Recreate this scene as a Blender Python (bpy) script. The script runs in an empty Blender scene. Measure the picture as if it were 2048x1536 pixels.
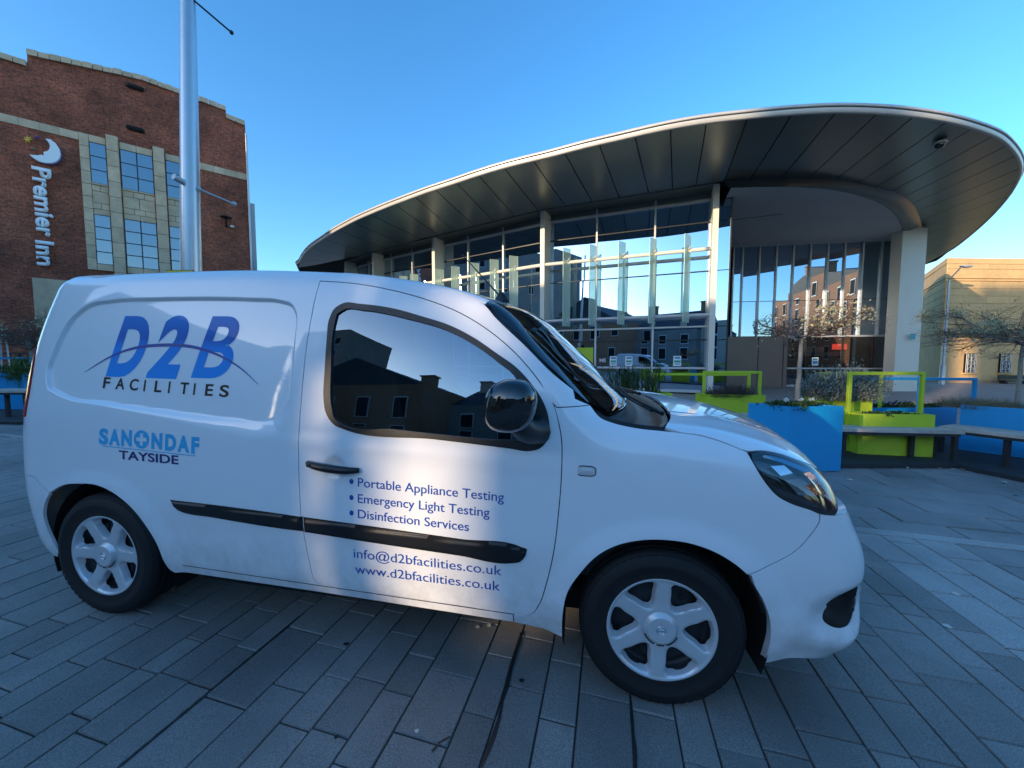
import bpy, bmesh, math, random
import numpy as np
from mathutils import Matrix, Vector
from mathutils.geometry import delaunay_2d_cdt
random.seed(7); rng = np.random.default_rng(5)
PI = math.pi
sc = bpy.context.scene
COL = sc.collection

# ---------------------------------------------------------------- camera
F_PX, PITCH, CAM_H = 750.64, 0.0634, 1.3051
cam_d = bpy.data.cameras.new('camera'); cam = bpy.data.objects.new('camera', cam_d); COL.objects.link(cam)
cam.location = (0, 0, CAM_H); cam.rotation_euler = (PI/2 - PITCH, 0, 0)
cam_d.sensor_fit = 'HORIZONTAL'; cam_d.sensor_width = 36.0; cam_d.lens = F_PX/2048*36.0
cam_d.clip_start = 0.05; cam_d.clip_end = 3000
sc.camera = cam

# ---------------------------------------------------------------- light
SUN_AZ = math.atan2(-0.79, -0.616)        # direction TO the sun, clockwise from +Y
SUN_EL = math.radians(10.5)
world = bpy.data.worlds.new('World'); sc.world = world; world.use_nodes = True
wn = world.node_tree.nodes; wl = world.node_tree.links
for n in list(wn): wn.remove(n)
sky = wn.new('ShaderNodeTexSky'); sky.sky_type = 'NISHITA'; sky.sun_disc = False
sky.sun_elevation = SUN_EL; sky.sun_rotation = SUN_AZ % (2*PI)
sky.air_density = 1.0; sky.dust_density = 0.75; sky.ozone_density = 3.2; sky.altitude = 0
bg = wn.new('ShaderNodeBackground'); bg.inputs['Strength'].default_value = 0.15
wo = wn.new('ShaderNodeOutputWorld'); hsv = wn.new('ShaderNodeHueSaturation'); hsv.inputs['Saturation'].default_value = 1.19; wl.new(sky.outputs[0], hsv.inputs['Color']); wl.new(hsv.outputs[0], bg.inputs[0]); wl.new(bg.outputs[0], wo.inputs[0])
sun_d = bpy.data.lights.new('sun', 'SUN'); sun = bpy.data.objects.new('sun', sun_d); COL.objects.link(sun)
sun_d.energy = 2.2; sun_d.angle = math.radians(0.53); sun_d.color = (1.0, 0.76, 0.50)
sdir = Vector((math.sin(SUN_AZ)*math.cos(SUN_EL), math.cos(SUN_AZ)*math.cos(SUN_EL), math.sin(SUN_EL)))
sun.rotation_euler = sdir.to_track_quat('Z', 'Y').to_euler()
sc.render.engine = 'CYCLES'
sc.view_settings.view_transform = 'Standard'; sc.view_settings.look = 'None'
sc.view_settings.exposure = 1.68; sc.view_settings.gamma = 1.0; sc.view_settings.use_curve_mapping = False

# ---------------------------------------------------------------- geometry of the view: pixel of the photograph -> world
CP, SP = math.cos(PITCH), math.sin(PITCH)
def ray(px, py):
    x = (px-1024)/F_PX; z = -(py-768)/F_PX
    return Vector((x, CP+SP*z, -SP+CP*z))
def at(px, py, Y):
    d = ray(px, py); t = Y/d.y; return Vector((d.x*t, Y, CAM_H+d.z*t))
def flat(px, py, h):              # on the level plane h above the eye
    d = ray(px, py); t = h/d.z; return Vector((d.x*t, d.y*t, CAM_H+h))
VO = Vector((-2.0885, 1.8208, 0.0)); VYAW, VTILT = -0.1677, 0.0217
def sat(t, L=26.0): return L*math.tanh(t/L)
def gz(X, Y): return -0.02*(sat(X)-sat(VO.x)) + 0.008*(sat(Y)-sat(VO.y))
def on_ground(px, py):
    d = ray(px, py); t = 3.0
    for _ in range(60):
        p = d*t; t = (gz(p.x, p.y)-CAM_H)/d.z if d.z < 0 else 50
    return Vector((d.x*t, d.y*t, CAM_H+d.z*t))

# ---------------------------------------------------------------- helpers
def tag(o, label=None, cat=None, group=None, kind=None):
    if label: o['label'] = label
    if cat: o['category'] = cat
    if group: o['group'] = group
    if kind: o['kind'] = kind
    return o
def empty(name, loc, rot=(0, 0, 0)):
    o = bpy.data.objects.new(name, None); COL.objects.link(o); o.location = loc; o.rotation_euler = rot
    o.empty_display_size = 0.2
    return o
def link(name, me, mat, parent=None, local=False):
    o = bpy.data.objects.new(name, me); COL.objects.link(o)
    if mat is not None and len(me.materials) == 0: me.materials.append(mat)
    if parent is not None:
        o.parent = parent
        if not local and parent.type == 'EMPTY': o.matrix_parent_inverse = parent.matrix_basis.inverted()
    return o
class MB:
    def __init__(s): s.v = []; s.f = []; s.sm = []
    def add(s, vs, fs, smooth=False):
        n = len(s.v); s.v += [tuple(v) for v in vs]; s.f += [tuple(i+n for i in f) for f in fs]; s.sm += [smooth]*len(fs); return s
    def box(s, c, size, rz=0.0, b=0.0, M=None):
        hx, hy, hz = [a/2 for a in size]; b = min(b, hx*.9, hy*.9, hz*.9)
        if b > 0:
            vs = []; idx = {}
            for sx in (-1, 1):
                for sy in (-1, 1):
                    for sz in (-1, 1):
                        for k in range(3):
                            p = [sx*hx, sy*hy, sz*hz]
                            for j in range(3):
                                if j != k: p[j] -= (sx, sy, sz)[j]*b
                            idx[(sx, sy, sz, k)] = len(vs); vs.append(Vector(p))
            fs = []
            for k in range(3):
                for sg in (-1, 1):
                    o = [j for j in range(3) if j != k]; ring = []
                    for a, c2 in ((-1, -1), (1, -1), (1, 1), (-1, 1)):
                        t = [0, 0, 0]; t[k] = sg; t[o[0]] = a; t[o[1]] = c2; ring.append(idx[(t[0], t[1], t[2], k)])
                    fs.append(ring)
            for k in range(3):
                o = [j for j in range(3) if j != k]
                for a in (-1, 1):
                    for c2 in (-1, 1):
                        t0 = [0]*3; t1 = [0]*3; t0[k] = -1; t1[k] = 1; t0[o[0]] = t1[o[0]] = a; t0[o[1]] = t1[o[1]] = c2
                        fs.append([idx[(*t0, o[0])], idx[(*t1, o[0])], idx[(*t1, o[1])], idx[(*t0, o[1])]])
            for sx in (-1, 1):
                for sy in (-1, 1):
                    for sz in (-1, 1): fs.append([idx[(sx, sy, sz, k)] for k in range(3)])
            cen = Vector((0, 0, 0)); out = []
            for f in fs:
                a = vs[f[0]]; n = (vs[f[1]]-a).cross(vs[f[2]]-a); m = sum((vs[i] for i in f), Vector())/len(f)
                out.append(f if n.dot(m) > 0 else f[::-1])
            fs = out
        else:
            vs = [Vector((x, y, z)) for x in (-hx, hx) for y in (-hy, hy) for z in (-hz, hz)]
            fs = [(0, 1, 3, 2), (4, 6, 7, 5), (0, 4, 5, 1), (2, 3, 7, 6), (0, 2, 6, 4), (1, 5, 7, 3)]
        R = M if M is not None else Matrix.Rotation(rz, 3, 'Z')
        return s.add([R @ v + Vector(c) for v in vs], fs)
    def prism(s, poly, z0, z1):           # poly: list of (x,y) ; z may be callables
        n = len(poly)
        A = sum(poly[i][0]*poly[(i+1) % n][1]-poly[(i+1) % n][0]*poly[i][1] for i in range(n))
        if A < 0: poly = poly[::-1]
        zz0 = z0 if callable(z0) else (lambda x, y: z0); zz1 = z1 if callable(z1) else (lambda x, y: z1)
        vs = [(x, y, zz0(x, y)) for x, y in poly]+[(x, y, zz1(x, y)) for x, y in poly]
        fs = [tuple(range(n))[::-1], tuple(range(n, 2*n))]+[(i, (i+1) % n, (i+1) % n+n, i+n) for i in range(n)]
        return s.add(vs, fs)
    def extrude(s, pts, vec):             # planar 3D polygon extruded by a vector
        n = len(pts); pts = [Vector(p) for p in pts]; vec = Vector(vec)
        nr = Vector()
        for i in range(n): nr += pts[i].cross(pts[(i+1) % n])
        if nr.dot(vec) > 0: pts = pts[::-1]
        vs = pts+[p+vec for p in pts]
        return s.add(vs, [tuple(range(n)), tuple(range(2*n-1, n-1, -1))]+[((i+1) % n, i, i+n, (i+1) % n+n) for i in range(n)])
    def tube(s, pts, r, seg=10, caps=True, closed=False):
        pts = [Vector(p) for p in pts]; n = len(pts); rs = r if isinstance(r, (list, tuple)) else [r]*n
        vs = []; prev = None
        for i, p in enumerate(pts):
            if closed: d = pts[(i+1) % n]-pts[i-1]
            else: d = (pts[min(i+1, n-1)]-pts[max(i-1, 0)])
            d.normalize()
            up = Vector((0, 0, 1)) if abs(d.z) < .9 else Vector((1, 0, 0))
            a = d.cross(up).normalized() if prev is None else (prev - d*prev.dot(d)).normalized()
            prev = a; b = d.cross(a)
            for k in range(seg):
                t = 2*PI*k/seg; vs.append(p+(a*math.cos(t)+b*math.sin(t))*rs[i])
        fs = []
        for i in range(n if closed else n-1):
            j = (i+1) % n
            for k in range(seg): fs.append((i*seg+k, i*seg+(k+1) % seg, j*seg+(k+1) % seg, j*seg+k))
        s.add(vs, fs, True)
        if caps and not closed:
            s.add(vs[:seg], [tuple(range(seg))[::-1]]); s.add(vs[-seg:], [tuple(range(seg))])
        return s
    def lathe(s, prof, M, seg=48):        # profile (r, h) turned round local z, M 4x4
        n = len(prof); vs = []
        for k in range(seg):
            t = 2*PI*k/seg
            for r, h in prof: vs.append(M @ Vector((r*math.cos(t), r*math.sin(t), h)))
        fs = []
        for k in range(seg):
            k2 = (k+1) % seg
            for i in range(n-1): fs.append((k*n+i, k2*n+i, k2*n+i+1, k*n+i+1))
        return s.add(vs, fs, True)
    def ball(s, c, r, seg=10, rings=6, sz=(1, 1, 1)):
        vs = []; c = Vector(c)
        for i in range(rings+1):
            p = PI*i/rings
            for k in range(seg):
                t = 2*PI*k/seg; vs.append(c+Vector((r*sz[0]*math.sin(p)*math.cos(t), r*sz[1]*math.sin(p)*math.sin(t), r*sz[2]*math.cos(p))))
        fs = [(i*seg+k, (i+1)*seg+k, (i+1)*seg+(k+1) % seg, i*seg+(k+1) % seg) for i in range(rings) for k in range(seg)]
        return s.add(vs, fs, True)
    def mesh(s, name):
        me = bpy.data.meshes.new(name); me.from_pydata(s.v, [], s.f); me.polygons.foreach_set('use_smooth', s.sm); me.update(); return me
    def build(s, name, mat, parent=None, local=False):
        return link(name, s.mesh(name), mat, parent, local)

# ---------------------------------------------------------------- materials
def mat(name, color=(.5, .5, .5), rough=.5, metal=0.0, coat=0.0, spec=.5, noise=0.0, nscale=8.0, bump=0.0, bscale=40.0, alpha=None, emis=None, random_v=0.0, coords='Position'):
    m = bpy.data.materials.new(name); m.use_nodes = True; nt = m.node_tree; N = nt.nodes; L = nt.links
    b = N['Principled BSDF']; b.inputs['Base Color'].default_value = (*color, 1); b.inputs['Roughness'].default_value = rough
    b.inputs['Metallic'].default_value = metal; b.inputs['Coat Weight'].default_value = coat; b.inputs['Coat Roughness'].default_value = .03
    b.inputs['Specular IOR Level'].default_value = spec
    if coords == 'Position': src = N.new('ShaderNodeNewGeometry').outputs['Position']
    else: src = N.new('ShaderNodeTexCoord').outputs['Object']
    col_out = None
    if noise > 0 or random_v > 0:
        nz = N.new('ShaderNodeTexNoise'); nz.inputs['Scale'].default_value = nscale; nz.inputs['Detail'].default_value = 6; nz.inputs['Roughness'].default_value = .65
        L.new(src, nz.inputs['Vector'])
        mr = N.new('ShaderNodeMapRange'); mr.inputs[1].default_value = .25; mr.inputs[2].default_value = .75; mr.inputs[3].default_value = 1-noise; mr.inputs[4].default_value = 1+noise
        L.new(nz.outputs['Fac'], mr.inputs[0]); val = mr.outputs[0]
        if random_v > 0:
            oi = N.new('ShaderNodeObjectInfo'); m2 = N.new('ShaderNodeMapRange'); m2.inputs[3].default_value = 1-random_v; m2.inputs[4].default_value = 1+random_v
            L.new(oi.outputs['Random'], m2.inputs[0]); mm = N.new('ShaderNodeMath'); mm.operation = 'MULTIPLY'; L.new(val, mm.inputs[0]); L.new(m2.outputs[0], mm.inputs[1]); val = mm.outputs[0]
        hs = N.new('ShaderNodeVectorMath'); hs.operation = 'SCALE'; hs.inputs[0].default_value = color; L.new(val, hs.inputs['Scale']); L.new(hs.outputs[0], b.inputs['Base Color'])
    if bump > 0:
        n2 = N.new('ShaderNodeTexNoise'); n2.inputs['Scale'].default_value = bscale; n2.inputs['Detail'].default_value = 5; L.new(src, n2.inputs['Vector'])
        bp = N.new('ShaderNodeBump'); bp.inputs['Strength'].default_value = 1; bp.inputs['Distance'].default_value = bump; L.new(n2.outputs['Fac'], bp.inputs['Height']); L.new(bp.outputs[0], b.inputs['Normal'])
    if emis: b.inputs['Emission Color'].default_value = (*emis[:3], 1); b.inputs['Emission Strength'].default_value = emis[3]
    return m
def glass_mat(name, tint, base_refl, ior=1.5, wav=0.0, wscale=1.0, grough=0.0, gcol=(.95, .97, 1)):
    m = bpy.data.materials.new(name); m.use_nodes = True; nt = m.node_tree; N = nt.nodes; L = nt.links
    for n in list(N): N.remove(n)
    tr = N.new('ShaderNodeBsdfTransparent'); tr.inputs[0].default_value = (*tint, 1)
    gl = N.new('ShaderNodeBsdfGlossy'); gl.inputs['Roughness'].default_value = grough; gl.inputs[0].default_value = (*gcol, 1)
    fr = N.new('ShaderNodeFresnel'); fr.inputs['IOR'].default_value = ior
    mr = N.new('ShaderNodeMapRange'); mr.inputs[3].default_value = base_refl; mr.inputs[4].default_value = 1.0; L.new(fr.outputs[0], mr.inputs[0])
    mx = N.new('ShaderNodeMixShader'); L.new(mr.outputs[0], mx.inputs[0]); L.new(tr.outputs[0], mx.inputs[1]); L.new(gl.outputs[0], mx.inputs[2])
    if wav > 0:
        g = N.new('ShaderNodeNewGeometry'); nz = N.new('ShaderNodeTexNoise'); nz.inputs['Scale'].default_value = wscale; nz.inputs['Detail'].default_value = 1; L.new(g.outputs['Position'], nz.inputs['Vector'])
        bp = N.new('ShaderNodeBump'); bp.inputs['Distance'].default_value = wav; L.new(nz.outputs['Fac'], bp.inputs['Height']); L.new(bp.outputs[0], gl.inputs['Normal'])
    o = N.new('ShaderNodeOutputMaterial'); L.new(mx.outputs[0], o.inputs[0]); return m

M = {}
M['paint'] = mat('white_paint', (.80, .81, .83), .32, coat=1.0, noise=.015, nscale=3, coords='Object')
M['plastic'] = mat('black_plastic', (.007, .008, .010), .38, bump=.0003, bscale=600, coords='Object')
M['gloss_black'] = mat('gloss_black', (.006, .006, .007), .06, coat=1.0)
M['rubber'] = mat('tyre_rubber', (.007, .007, .008), .7, noise=.25, nscale=30, coords='Object')
M['dark'] = mat('dark_cavity', (.004, .004, .004), .9)
M['seam'] = mat('gap_shadow_lining', (.01, .01, .011), .8)
M['silver'] = mat('silver_wheel_paint', (.62, .63, .65), .33, metal=.35, noise=.06, nscale=12, coords='Object')
M['steel'] = mat('dark_steel', (.03, .032, .036), .5, metal=.6)
M['chrome'] = mat('chrome', (.75, .77, .8), .06, metal=1.0)
M['cabin'] = mat('cabin_trim', (.018, .019, .021), .65, bump=.0004, bscale=300, coords='Object')
M['seat'] = mat('seat_cloth', (.03, .033, .04), .9, noise=.3, nscale=60, coords='Object')
M['lens_red'] = mat('red_lens', (.55, .012, .015), .15, coat=1.0)
M['lens_clear'] = glass_mat('clear_lens', (.9, .92, .95), .06, 1.5)
M['glass_car'] = glass_mat('tinted_car_glass', (.42, .54, .60), .17, 1.5, gcol=(.62, .82, 1.0))
M['glass_ws'] = glass_mat('windscreen_glass', (.45, .56, .56), .06, 1.5)
M['black_text'] = mat('black_vinyl', (.008, .008, .012), .35, coat=.6)
M['navy_text'] = mat('navy_vinyl', (.012, .07, .38), .35, coat=.6)
M['indigo_text'] = mat('indigo_vinyl', (.02, .018, .14), .35, coat=.6)
M['lblue_text'] = mat('light_blue_vinyl', (.035, .42, .74), .35, coat=.6)

def grime(m, z0, z1, amt, col, scale=6.0):
    nt = m.node_tree; N = nt.nodes; L = nt.links; b = N['Principled BSDF']; lk = b.inputs['Base Color'].links
    tc = N.new('ShaderNodeTexCoord'); sp = N.new('ShaderNodeSeparateXYZ'); L.new(tc.outputs['Object'], sp.inputs[0])
    mr = N.new('ShaderNodeMapRange'); mr.inputs[1].default_value = z1; mr.inputs[2].default_value = z0; mr.inputs[3].default_value = 0; mr.inputs[4].default_value = 1; L.new(sp.outputs['Z'], mr.inputs[0])
    nz = N.new('ShaderNodeTexNoise'); nz.inputs['Scale'].default_value = scale; nz.inputs['Detail'].default_value = 8; nz.inputs['Roughness'].default_value = .7; L.new(tc.outputs['Object'], nz.inputs['Vector'])
    m2 = N.new('ShaderNodeMapRange'); m2.inputs[1].default_value = .38; m2.inputs[2].default_value = .68; L.new(nz.outputs['Fac'], m2.inputs[0])
    mm = N.new('ShaderNodeMath'); mm.operation = 'MULTIPLY'; L.new(mr.outputs[0], mm.inputs[0]); L.new(m2.outputs[0], mm.inputs[1]); m3 = N.new('ShaderNodeMath'); m3.operation = 'MULTIPLY'; m3.inputs[1].default_value = amt; L.new(mm.outputs[0], m3.inputs[0])
    mx = N.new('ShaderNodeMix'); mx.data_type = 'RGBA'; mx.inputs[7].default_value = (*col, 1); L.new(m3.outputs[0], mx.inputs[0])
    if lk: L.new(lk[0].from_socket, mx.inputs[6])
    else: mx.inputs[6].default_value = b.inputs['Base Color'].default_value
    L.new(mx.outputs[2], b.inputs['Base Color'])
grime(M['paint'], .2, .62, .55, (.33, .30, .26), 9)
# ================================================================ VAN BODY SURFACE (van frame: x forward from rear axle, y inward from the near side, z up)
def pchip(xk, yk):
    xk = np.array(xk, float); yk = np.array(yk, float); h = np.diff(xk); dl = np.diff(yk)/h; m = np.zeros_like(yk)
    for i in range(1, len(xk)-1):
        if dl[i-1]*dl[i] > 0:
            w1 = 2*h[i]+h[i-1]; w2 = h[i]+2*h[i-1]; m[i] = (w1+w2)/(w1/dl[i-1]+w2/dl[i])
    m[0] = dl[0]; m[-1] = dl[-1]
    def f(x):
        x = np.asarray(x, float); i = np.clip(np.searchsorted(xk, x)-1, 0, len(h)-1)
        t = (x-xk[i])/h[i]; tc = np.clip(t, 0, 1)
        v = (2*tc**3-3*tc**2+1)*yk[i]+(tc**3-2*tc**2+tc)*h[i]*m[i]+(3*tc**2-2*tc**3)*yk[i+1]+(tc**3-tc**2)*h[i]*m[i+1]
        return v+np.where(t < 0, m[0]*(x-xk[0]), 0)+np.where(t > 1, m[-1]*(x-xk[-1]), 0)
    return f
def smax(a, b, k): return np.maximum(a, b)+np.maximum(k-np.abs(a-b), 0)**2/(4*k)
f_ds = pchip([.1, .22, .35, .5, .65, .85, 1.0, 1.15, 1.35, 1.55, 1.75, 1.95], [0.1001, 0.0593, 0.0246, 0.0121, 0.0035, 0.0058, 0.0145, 0.0353, 0.0699, 0.1126, 0.1607, 0.2253])
f_zt = pchip([-.9, -.7, -.4, 0, .6, 1.2, 1.6, 1.9, 2.1, 2.4, 2.66, 2.80, 3.0, 3.2, 3.4, 3.55, 3.7], [1.7312, 1.7562, 1.7805, 1.7888, 1.7954, 1.7746, 1.7322, 1.6813, 1.6147, 1.3701, 1.1605, 1.1494, 1.1343, 1.0926, 1.0091, 0.8861, 0.7012])
f_xn = pchip([.1, .22, .3, .45, .6, .75, .9, 1.1], [3.4089, 3.5076, 3.5541, 3.5691, 3.5702, 3.5319, 3.4569, 3.309])
f_xr = pchip([.2, .35, .5, .8, 1.1, 1.4, 1.7, 1.9], [-0.4698, -0.5778, -0.6291, -0.6431, -0.6379, -0.6131, -0.5459, -0.4709])
SM = [0.2601, 0.0486, 0.0875, 0.0633, 0.1801, 0.1668, 0.0896, 0.1517, 0.1347]
YC = .9145
def Fb(P):
    x, y, z = P[..., 0], P[..., 1], P[..., 2]; h = np.abs(y-YC)
    tf = np.clip((x-2.4)/1.17, 0, 2); tr = np.clip((.2-x)/.9, 0, 2)
    a = h-(YC-f_ds(z)-SM[2]*tf**3-.03*tr**2)
    w = np.clip((x-1.2)/1.2, 0, 1); w = w*w*(3-2*w)
    b = z-(f_zt(x+SM[0]*w*h*h)-SM[1]*h*h)
    b = b/np.sqrt(1+np.clip((f_zt(x+.01)-f_zt(x-.01))/.02, -1.3, 1.3)**2)
    wb = np.clip((x-2.2)/.6, 0, 1); wb = wb*wb*(3-2*wb)
    r = smax(a, b, SM[3]*(1-wb)+SM[8]*wb)
    r = smax(r, x-(f_xn(z)-SM[5]*h*h), SM[4]*np.clip((1.25-z)/.5, .15, 1))
    return smax(r, (f_xr(z)+SM[6]*h*h)-x, SM[7])
def gradF(P):
    e = 1e-4; g = np.stack([(Fb(P+np.array(d)*e)-Fb(P-np.array(d)*e)) for d in ((1, 0, 0), (0, 1, 0), (0, 0, 1))], -1)
    return g/np.maximum(np.linalg.norm(g, axis=-1, keepdims=True), 1e-9)
QF, QR = 2.6, 0.1
def q_of(p):                       # side parameter of a body point
    x, y = p[0], p[1]
    if x > QF: return QF+YC*math.atan2(x-QF, YC-y)
    if x < QR: return QR-YC*math.atan2(QR-x, YC-y)
    return x
def side_pts(q, z):
    q = np.asarray(q, float); z = np.asarray(z, float)
    ph = np.where(q > QF, (q-QF)/YC, np.where(q < QR, (q-QR)/YC, 0)); ax = np.where(q > QF, QF, np.where(q < QR, QR, q))
    ax = ax*np.ones_like(z); ph = ph*np.ones_like(z)
    d = np.stack([np.sin(ph), -np.cos(ph), np.zeros_like(ph)], -1); A = np.stack([ax, np.full_like(ax, YC), z], -1)
    lo = np.zeros_like(z); hi = np.full_like(z, 2.0)
    for _ in range(36):
        mid = (lo+hi)/2; ins = Fb(A+d*mid[..., None]) < 0; lo = np.where(ins, mid, lo); hi = np.where(ins, hi, mid)
    return A+d*lo[..., None]
def top_pts(x, y):
    x = np.asarray(x, float); y = np.asarray(y, float); lo = np.full_like(x, .5); hi = np.full_like(x, 2.2)
    for _ in range(36):
        mid = (lo+hi)/2; ins = Fb(np.stack([x, y, mid], -1)) < 0; lo = np.where(ins, mid, lo); hi = np.where(ins, hi, mid)
    return np.stack([x, y, lo], -1)
def inpoly(P, poly):
    P = np.asarray(P); x, y = P[:, 0], P[:, 1]; c = np.zeros(len(P), bool); n = len(poly); j = n-1
    for i in range(n):
        xi, yi = poly[i]; xj, yj = poly[j]
        if yi != yj:
            t = ((yi > y) != (yj > y)) & (x < (xj-xi)*(y-yi)/(yj-yi)+xi); c ^= t
        j = i
    return c
def pdist(P, poly):                # distance of points to a closed polyline
    P = np.asarray(P, float); best = np.full(len(P), 9.0); n = len(poly)
    for i in range(n):
        a = np.array(poly[i]); b = np.array(poly[(i+1) % n]); ab = b-a; t = np.clip(((P-a)@ab)/max(ab@ab, 1e-12), 0, 1)
        best = np.minimum(best, np.linalg.norm(P-(a+t[:, None]*ab), axis=1))
    return best
def smooth_poly(pts, step=.012, closed=True, ang=38):
    pts = [np.array(p, float) for p in pts]; n = len(pts); out = []
    def corner(i):
        if not closed and i in (0, n-1): return True
        a = pts[i]-pts[i-1]; b = pts[(i+1) % n]-pts[i]
        c = (a@b)/max(np.linalg.norm(a)*np.linalg.norm(b), 1e-9); return math.degrees(math.acos(max(-1, min(1, c)))) > ang
    C = [corner(i) for i in range(n)]
    def tan(i, other):
        if C[i]: return (other-pts[i])*1.0
        a = pts[i]-pts[i-1]; b = pts[(i+1) % n]-pts[i]; la, lb = np.linalg.norm(a), np.linalg.norm(b)
        t = (a/la*lb+b/lb*la)/(la+lb); return t
    for i in range(n if closed else n-1):
        p, q = pts[i], pts[(i+1) % n]; L = np.linalg.norm(q-p); k = max(1, int(round(L/step)))
        j = (i+1) % n
        if C[i]: m0 = (q-p)
        else: m0 = tan(i, q); m0 = m0/np.linalg.norm(m0)*L
        if C[j]: m1 = (q-p)
        else: m1 = tan(j, p); m1 = m1/np.linalg.norm(m1)*L
        for s in range(k):
            t = s/k; out.append((2*t**3-3*t**2+1)*p+(t**3-2*t**2+t)*m0+(3*t**2-2*t**3)*q+(t**3-t**2)*m1)
    if not closed: out.append(pts[-1])
    return [tuple(o) for o in out]
def inset(poly, g):
    n = len(poly); A = sum(poly[i][0]*poly[(i+1) % n][1]-poly[(i+1) % n][0]*poly[i][1] for i in range(n)); s = 1 if A > 0 else -1
    out = []
    for i in range(n):
        a = np.array(poly[i])-np.array(poly[i-1]); b = np.array(poly[(i+1) % n])-np.array(poly[i])
        a = a/max(np.linalg.norm(a), 1e-9); b = b/max(np.linalg.norm(b), 1e-9)
        na = np.array([-a[1], a[0]])*s; nb = np.array([-b[1], b[0]])*s; m = na+nb; L = m@m
        m = m/ max(L, .5)*2 if L > 1e-6 else na
        out.append(tuple(np.array(poly[i])+m*g))
    return out
def surf(kind, uv, off):
    uv = np.asarray(uv, float)
    P = side_pts(uv[:, 0], uv[:, 1]) if kind == 'side' else top_pts(uv[:, 0], uv[:, 1])
    o = off(uv) if callable(off) else off
    if callable(off) or off != 0: P = P+gradF(P)*(np.asarray(o)[..., None] if callable(off) else o)
    return P
def panel(name, kind, poly, m, parent, holes=(), off=0.0, gap=.002, step=.03, lip=.012, extra=None, mirror=True, hole_gap=0.0, far_name=None, creases=()):
    """a body panel: a filled outline on the body surface with a folded lip round its edge"""
    loops = [inset(poly, gap)]+[inset(h, -hole_gap) if hole_gap else h for h in holes]
    pts = []; edges = []
    for lp in loops:
        n0 = len(pts); pts += [tuple(map(float, p)) for p in lp]; edges += [(n0+i, n0+(i+1) % len(lp)) for i in range(len(lp))]
    for lp in creases:
        n0 = len(pts); pts += [tuple(map(float, p)) for p in lp]; edges += [(n0+i, n0+(i+1) % len(lp)) for i in range(len(lp))]
    nb = len(pts)
    a = np.array(loops[0]); mn, mx = a.min(0), a.max(0)
    def fill(mn, mx, st):
        gx, gy = np.meshgrid(np.arange(mn[0]+st/2, mx[0], st), np.arange(mn[1]+st/2, mx[1], st)); gx = gx+(np.arange(gx.shape[0]) % 2)[:, None]*st/2
        return np.stack([gx.ravel(), gy.ravel()], 1)
    G = fill(mn, mx, step)
    if extra is not None: G = G[~((G[:, 0] > extra[0][0]) & (G[:, 0] < extra[1][0]) & (G[:, 1] > extra[0][1]) & (G[:, 1] < extra[1][1]))]; G = np.concatenate([G, fill(extra[0], extra[1], extra[2])])
    k = inpoly(G, loops[0]) & (pdist(G, loops[0]) > step*.35 if extra is None else pdist(G, loops[0]) > extra[2]*.5)
    for h in loops[1:]: k &= ~inpoly(G, h) & (pdist(G, h) > step*.35)
    for h in creases: k &= pdist(G, h) > .0045
    G = G[k]
    allp = [Vector(p) for p in pts]+[Vector((float(p[0]), float(p[1]))) for p in G]
    vs, es, fs, ov, oe, of = delaunay_2d_cdt(allp, edges, [], 0, 1e-6)
    uv = np.array([tuple(v) for v in vs]); F = np.array([f for f in fs if len(f) == 3])
    cen = uv[F].mean(1); k = inpoly(cen, loops[0])
    for h in loops[1:]: k &= ~inpoly(cen, h)
    F = F[k]
    a, b, c = uv[F[:, 0]], uv[F[:, 1]], uv[F[:, 2]]; ar = (b[:, 0]-a[:, 0])*(c[:, 1]-a[:, 1])-(b[:, 1]-a[:, 1])*(c[:, 0]-a[:, 0])
    F = F[np.abs(ar) > 1e-10]; ar = ar[np.abs(ar) > 1e-10]
    F[ar < 0] = F[ar < 0][:, ::-1]
    P = surf(kind, uv, off); e = .0015
    du = surf(kind, uv+[e, 0], off)-surf(kind, uv-[e, 0], off); dv = surf(kind, uv+[0, e], off)-surf(kind, uv-[0, e], off)
    Nn = np.cross(du, dv); Nn /= np.maximum(np.linalg.norm(Nn, axis=1, keepdims=True), 1e-12)
    V = P.tolist(); NN = Nn.tolist(); FF = F.tolist()
    if lip > 0:
        for li, lp in enumerate(loops):
            lp = np.array(lp); Q = surf(kind, lp, off); e2 = .0015
            du = surf(kind, lp+[e2, 0], off)-surf(kind, lp-[e2, 0], off); dv = surf(kind, lp+[0, e2], off)-surf(kind, lp-[0, e2], off)
            n3 = np.cross(du, dv); n3 /= np.maximum(np.linalg.norm(n3, axis=1, keepdims=True), 1e-12)
            n = len(lp); base = len(V); tn = np.roll(Q, -1, 0)-np.roll(Q, 1, 0); tn /= np.maximum(np.linalg.norm(tn, axis=1, keepdims=True), 1e-9)
            A = sum(lp[i][0]*lp[(i+1) % n][1]-lp[(i+1) % n][0]*lp[i][1] for i in range(n)); s = (1 if A > 0 else -1)*(1 if li == 0 else -1)
            sd = np.cross(tn, n3)*s
            V += Q.tolist(); NN += sd.tolist(); V += (Q-n3*lip).tolist(); NN += sd.tolist()
            for i in range(n):
                j = (i+1) % n; f = [base+i, base+j, base+n+j, base+n+i]
                FF.append(f if s < 0 else f[::-1])
    objs = []
    for mir in ((False, True) if mirror else (False,)):
        me = bpy.data.meshes.new(name)
        vv = [(p[0], 2*YC-p[1], p[2]) for p in V] if mir else V
        ff = [f[::-1] for f in FF] if mir else FF
        nn = [(q[0], -q[1], q[2]) for q in NN] if mir else NN
        me.from_pydata(vv, [], ff); me.polygons.foreach_set('use_smooth', [True]*len(ff)); me.update()
        me.normals_split_custom_set_from_vertices(nn)
        objs.append(link(far_name if (mir and far_name) else name, me, m, parent, True))
    return objs
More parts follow.
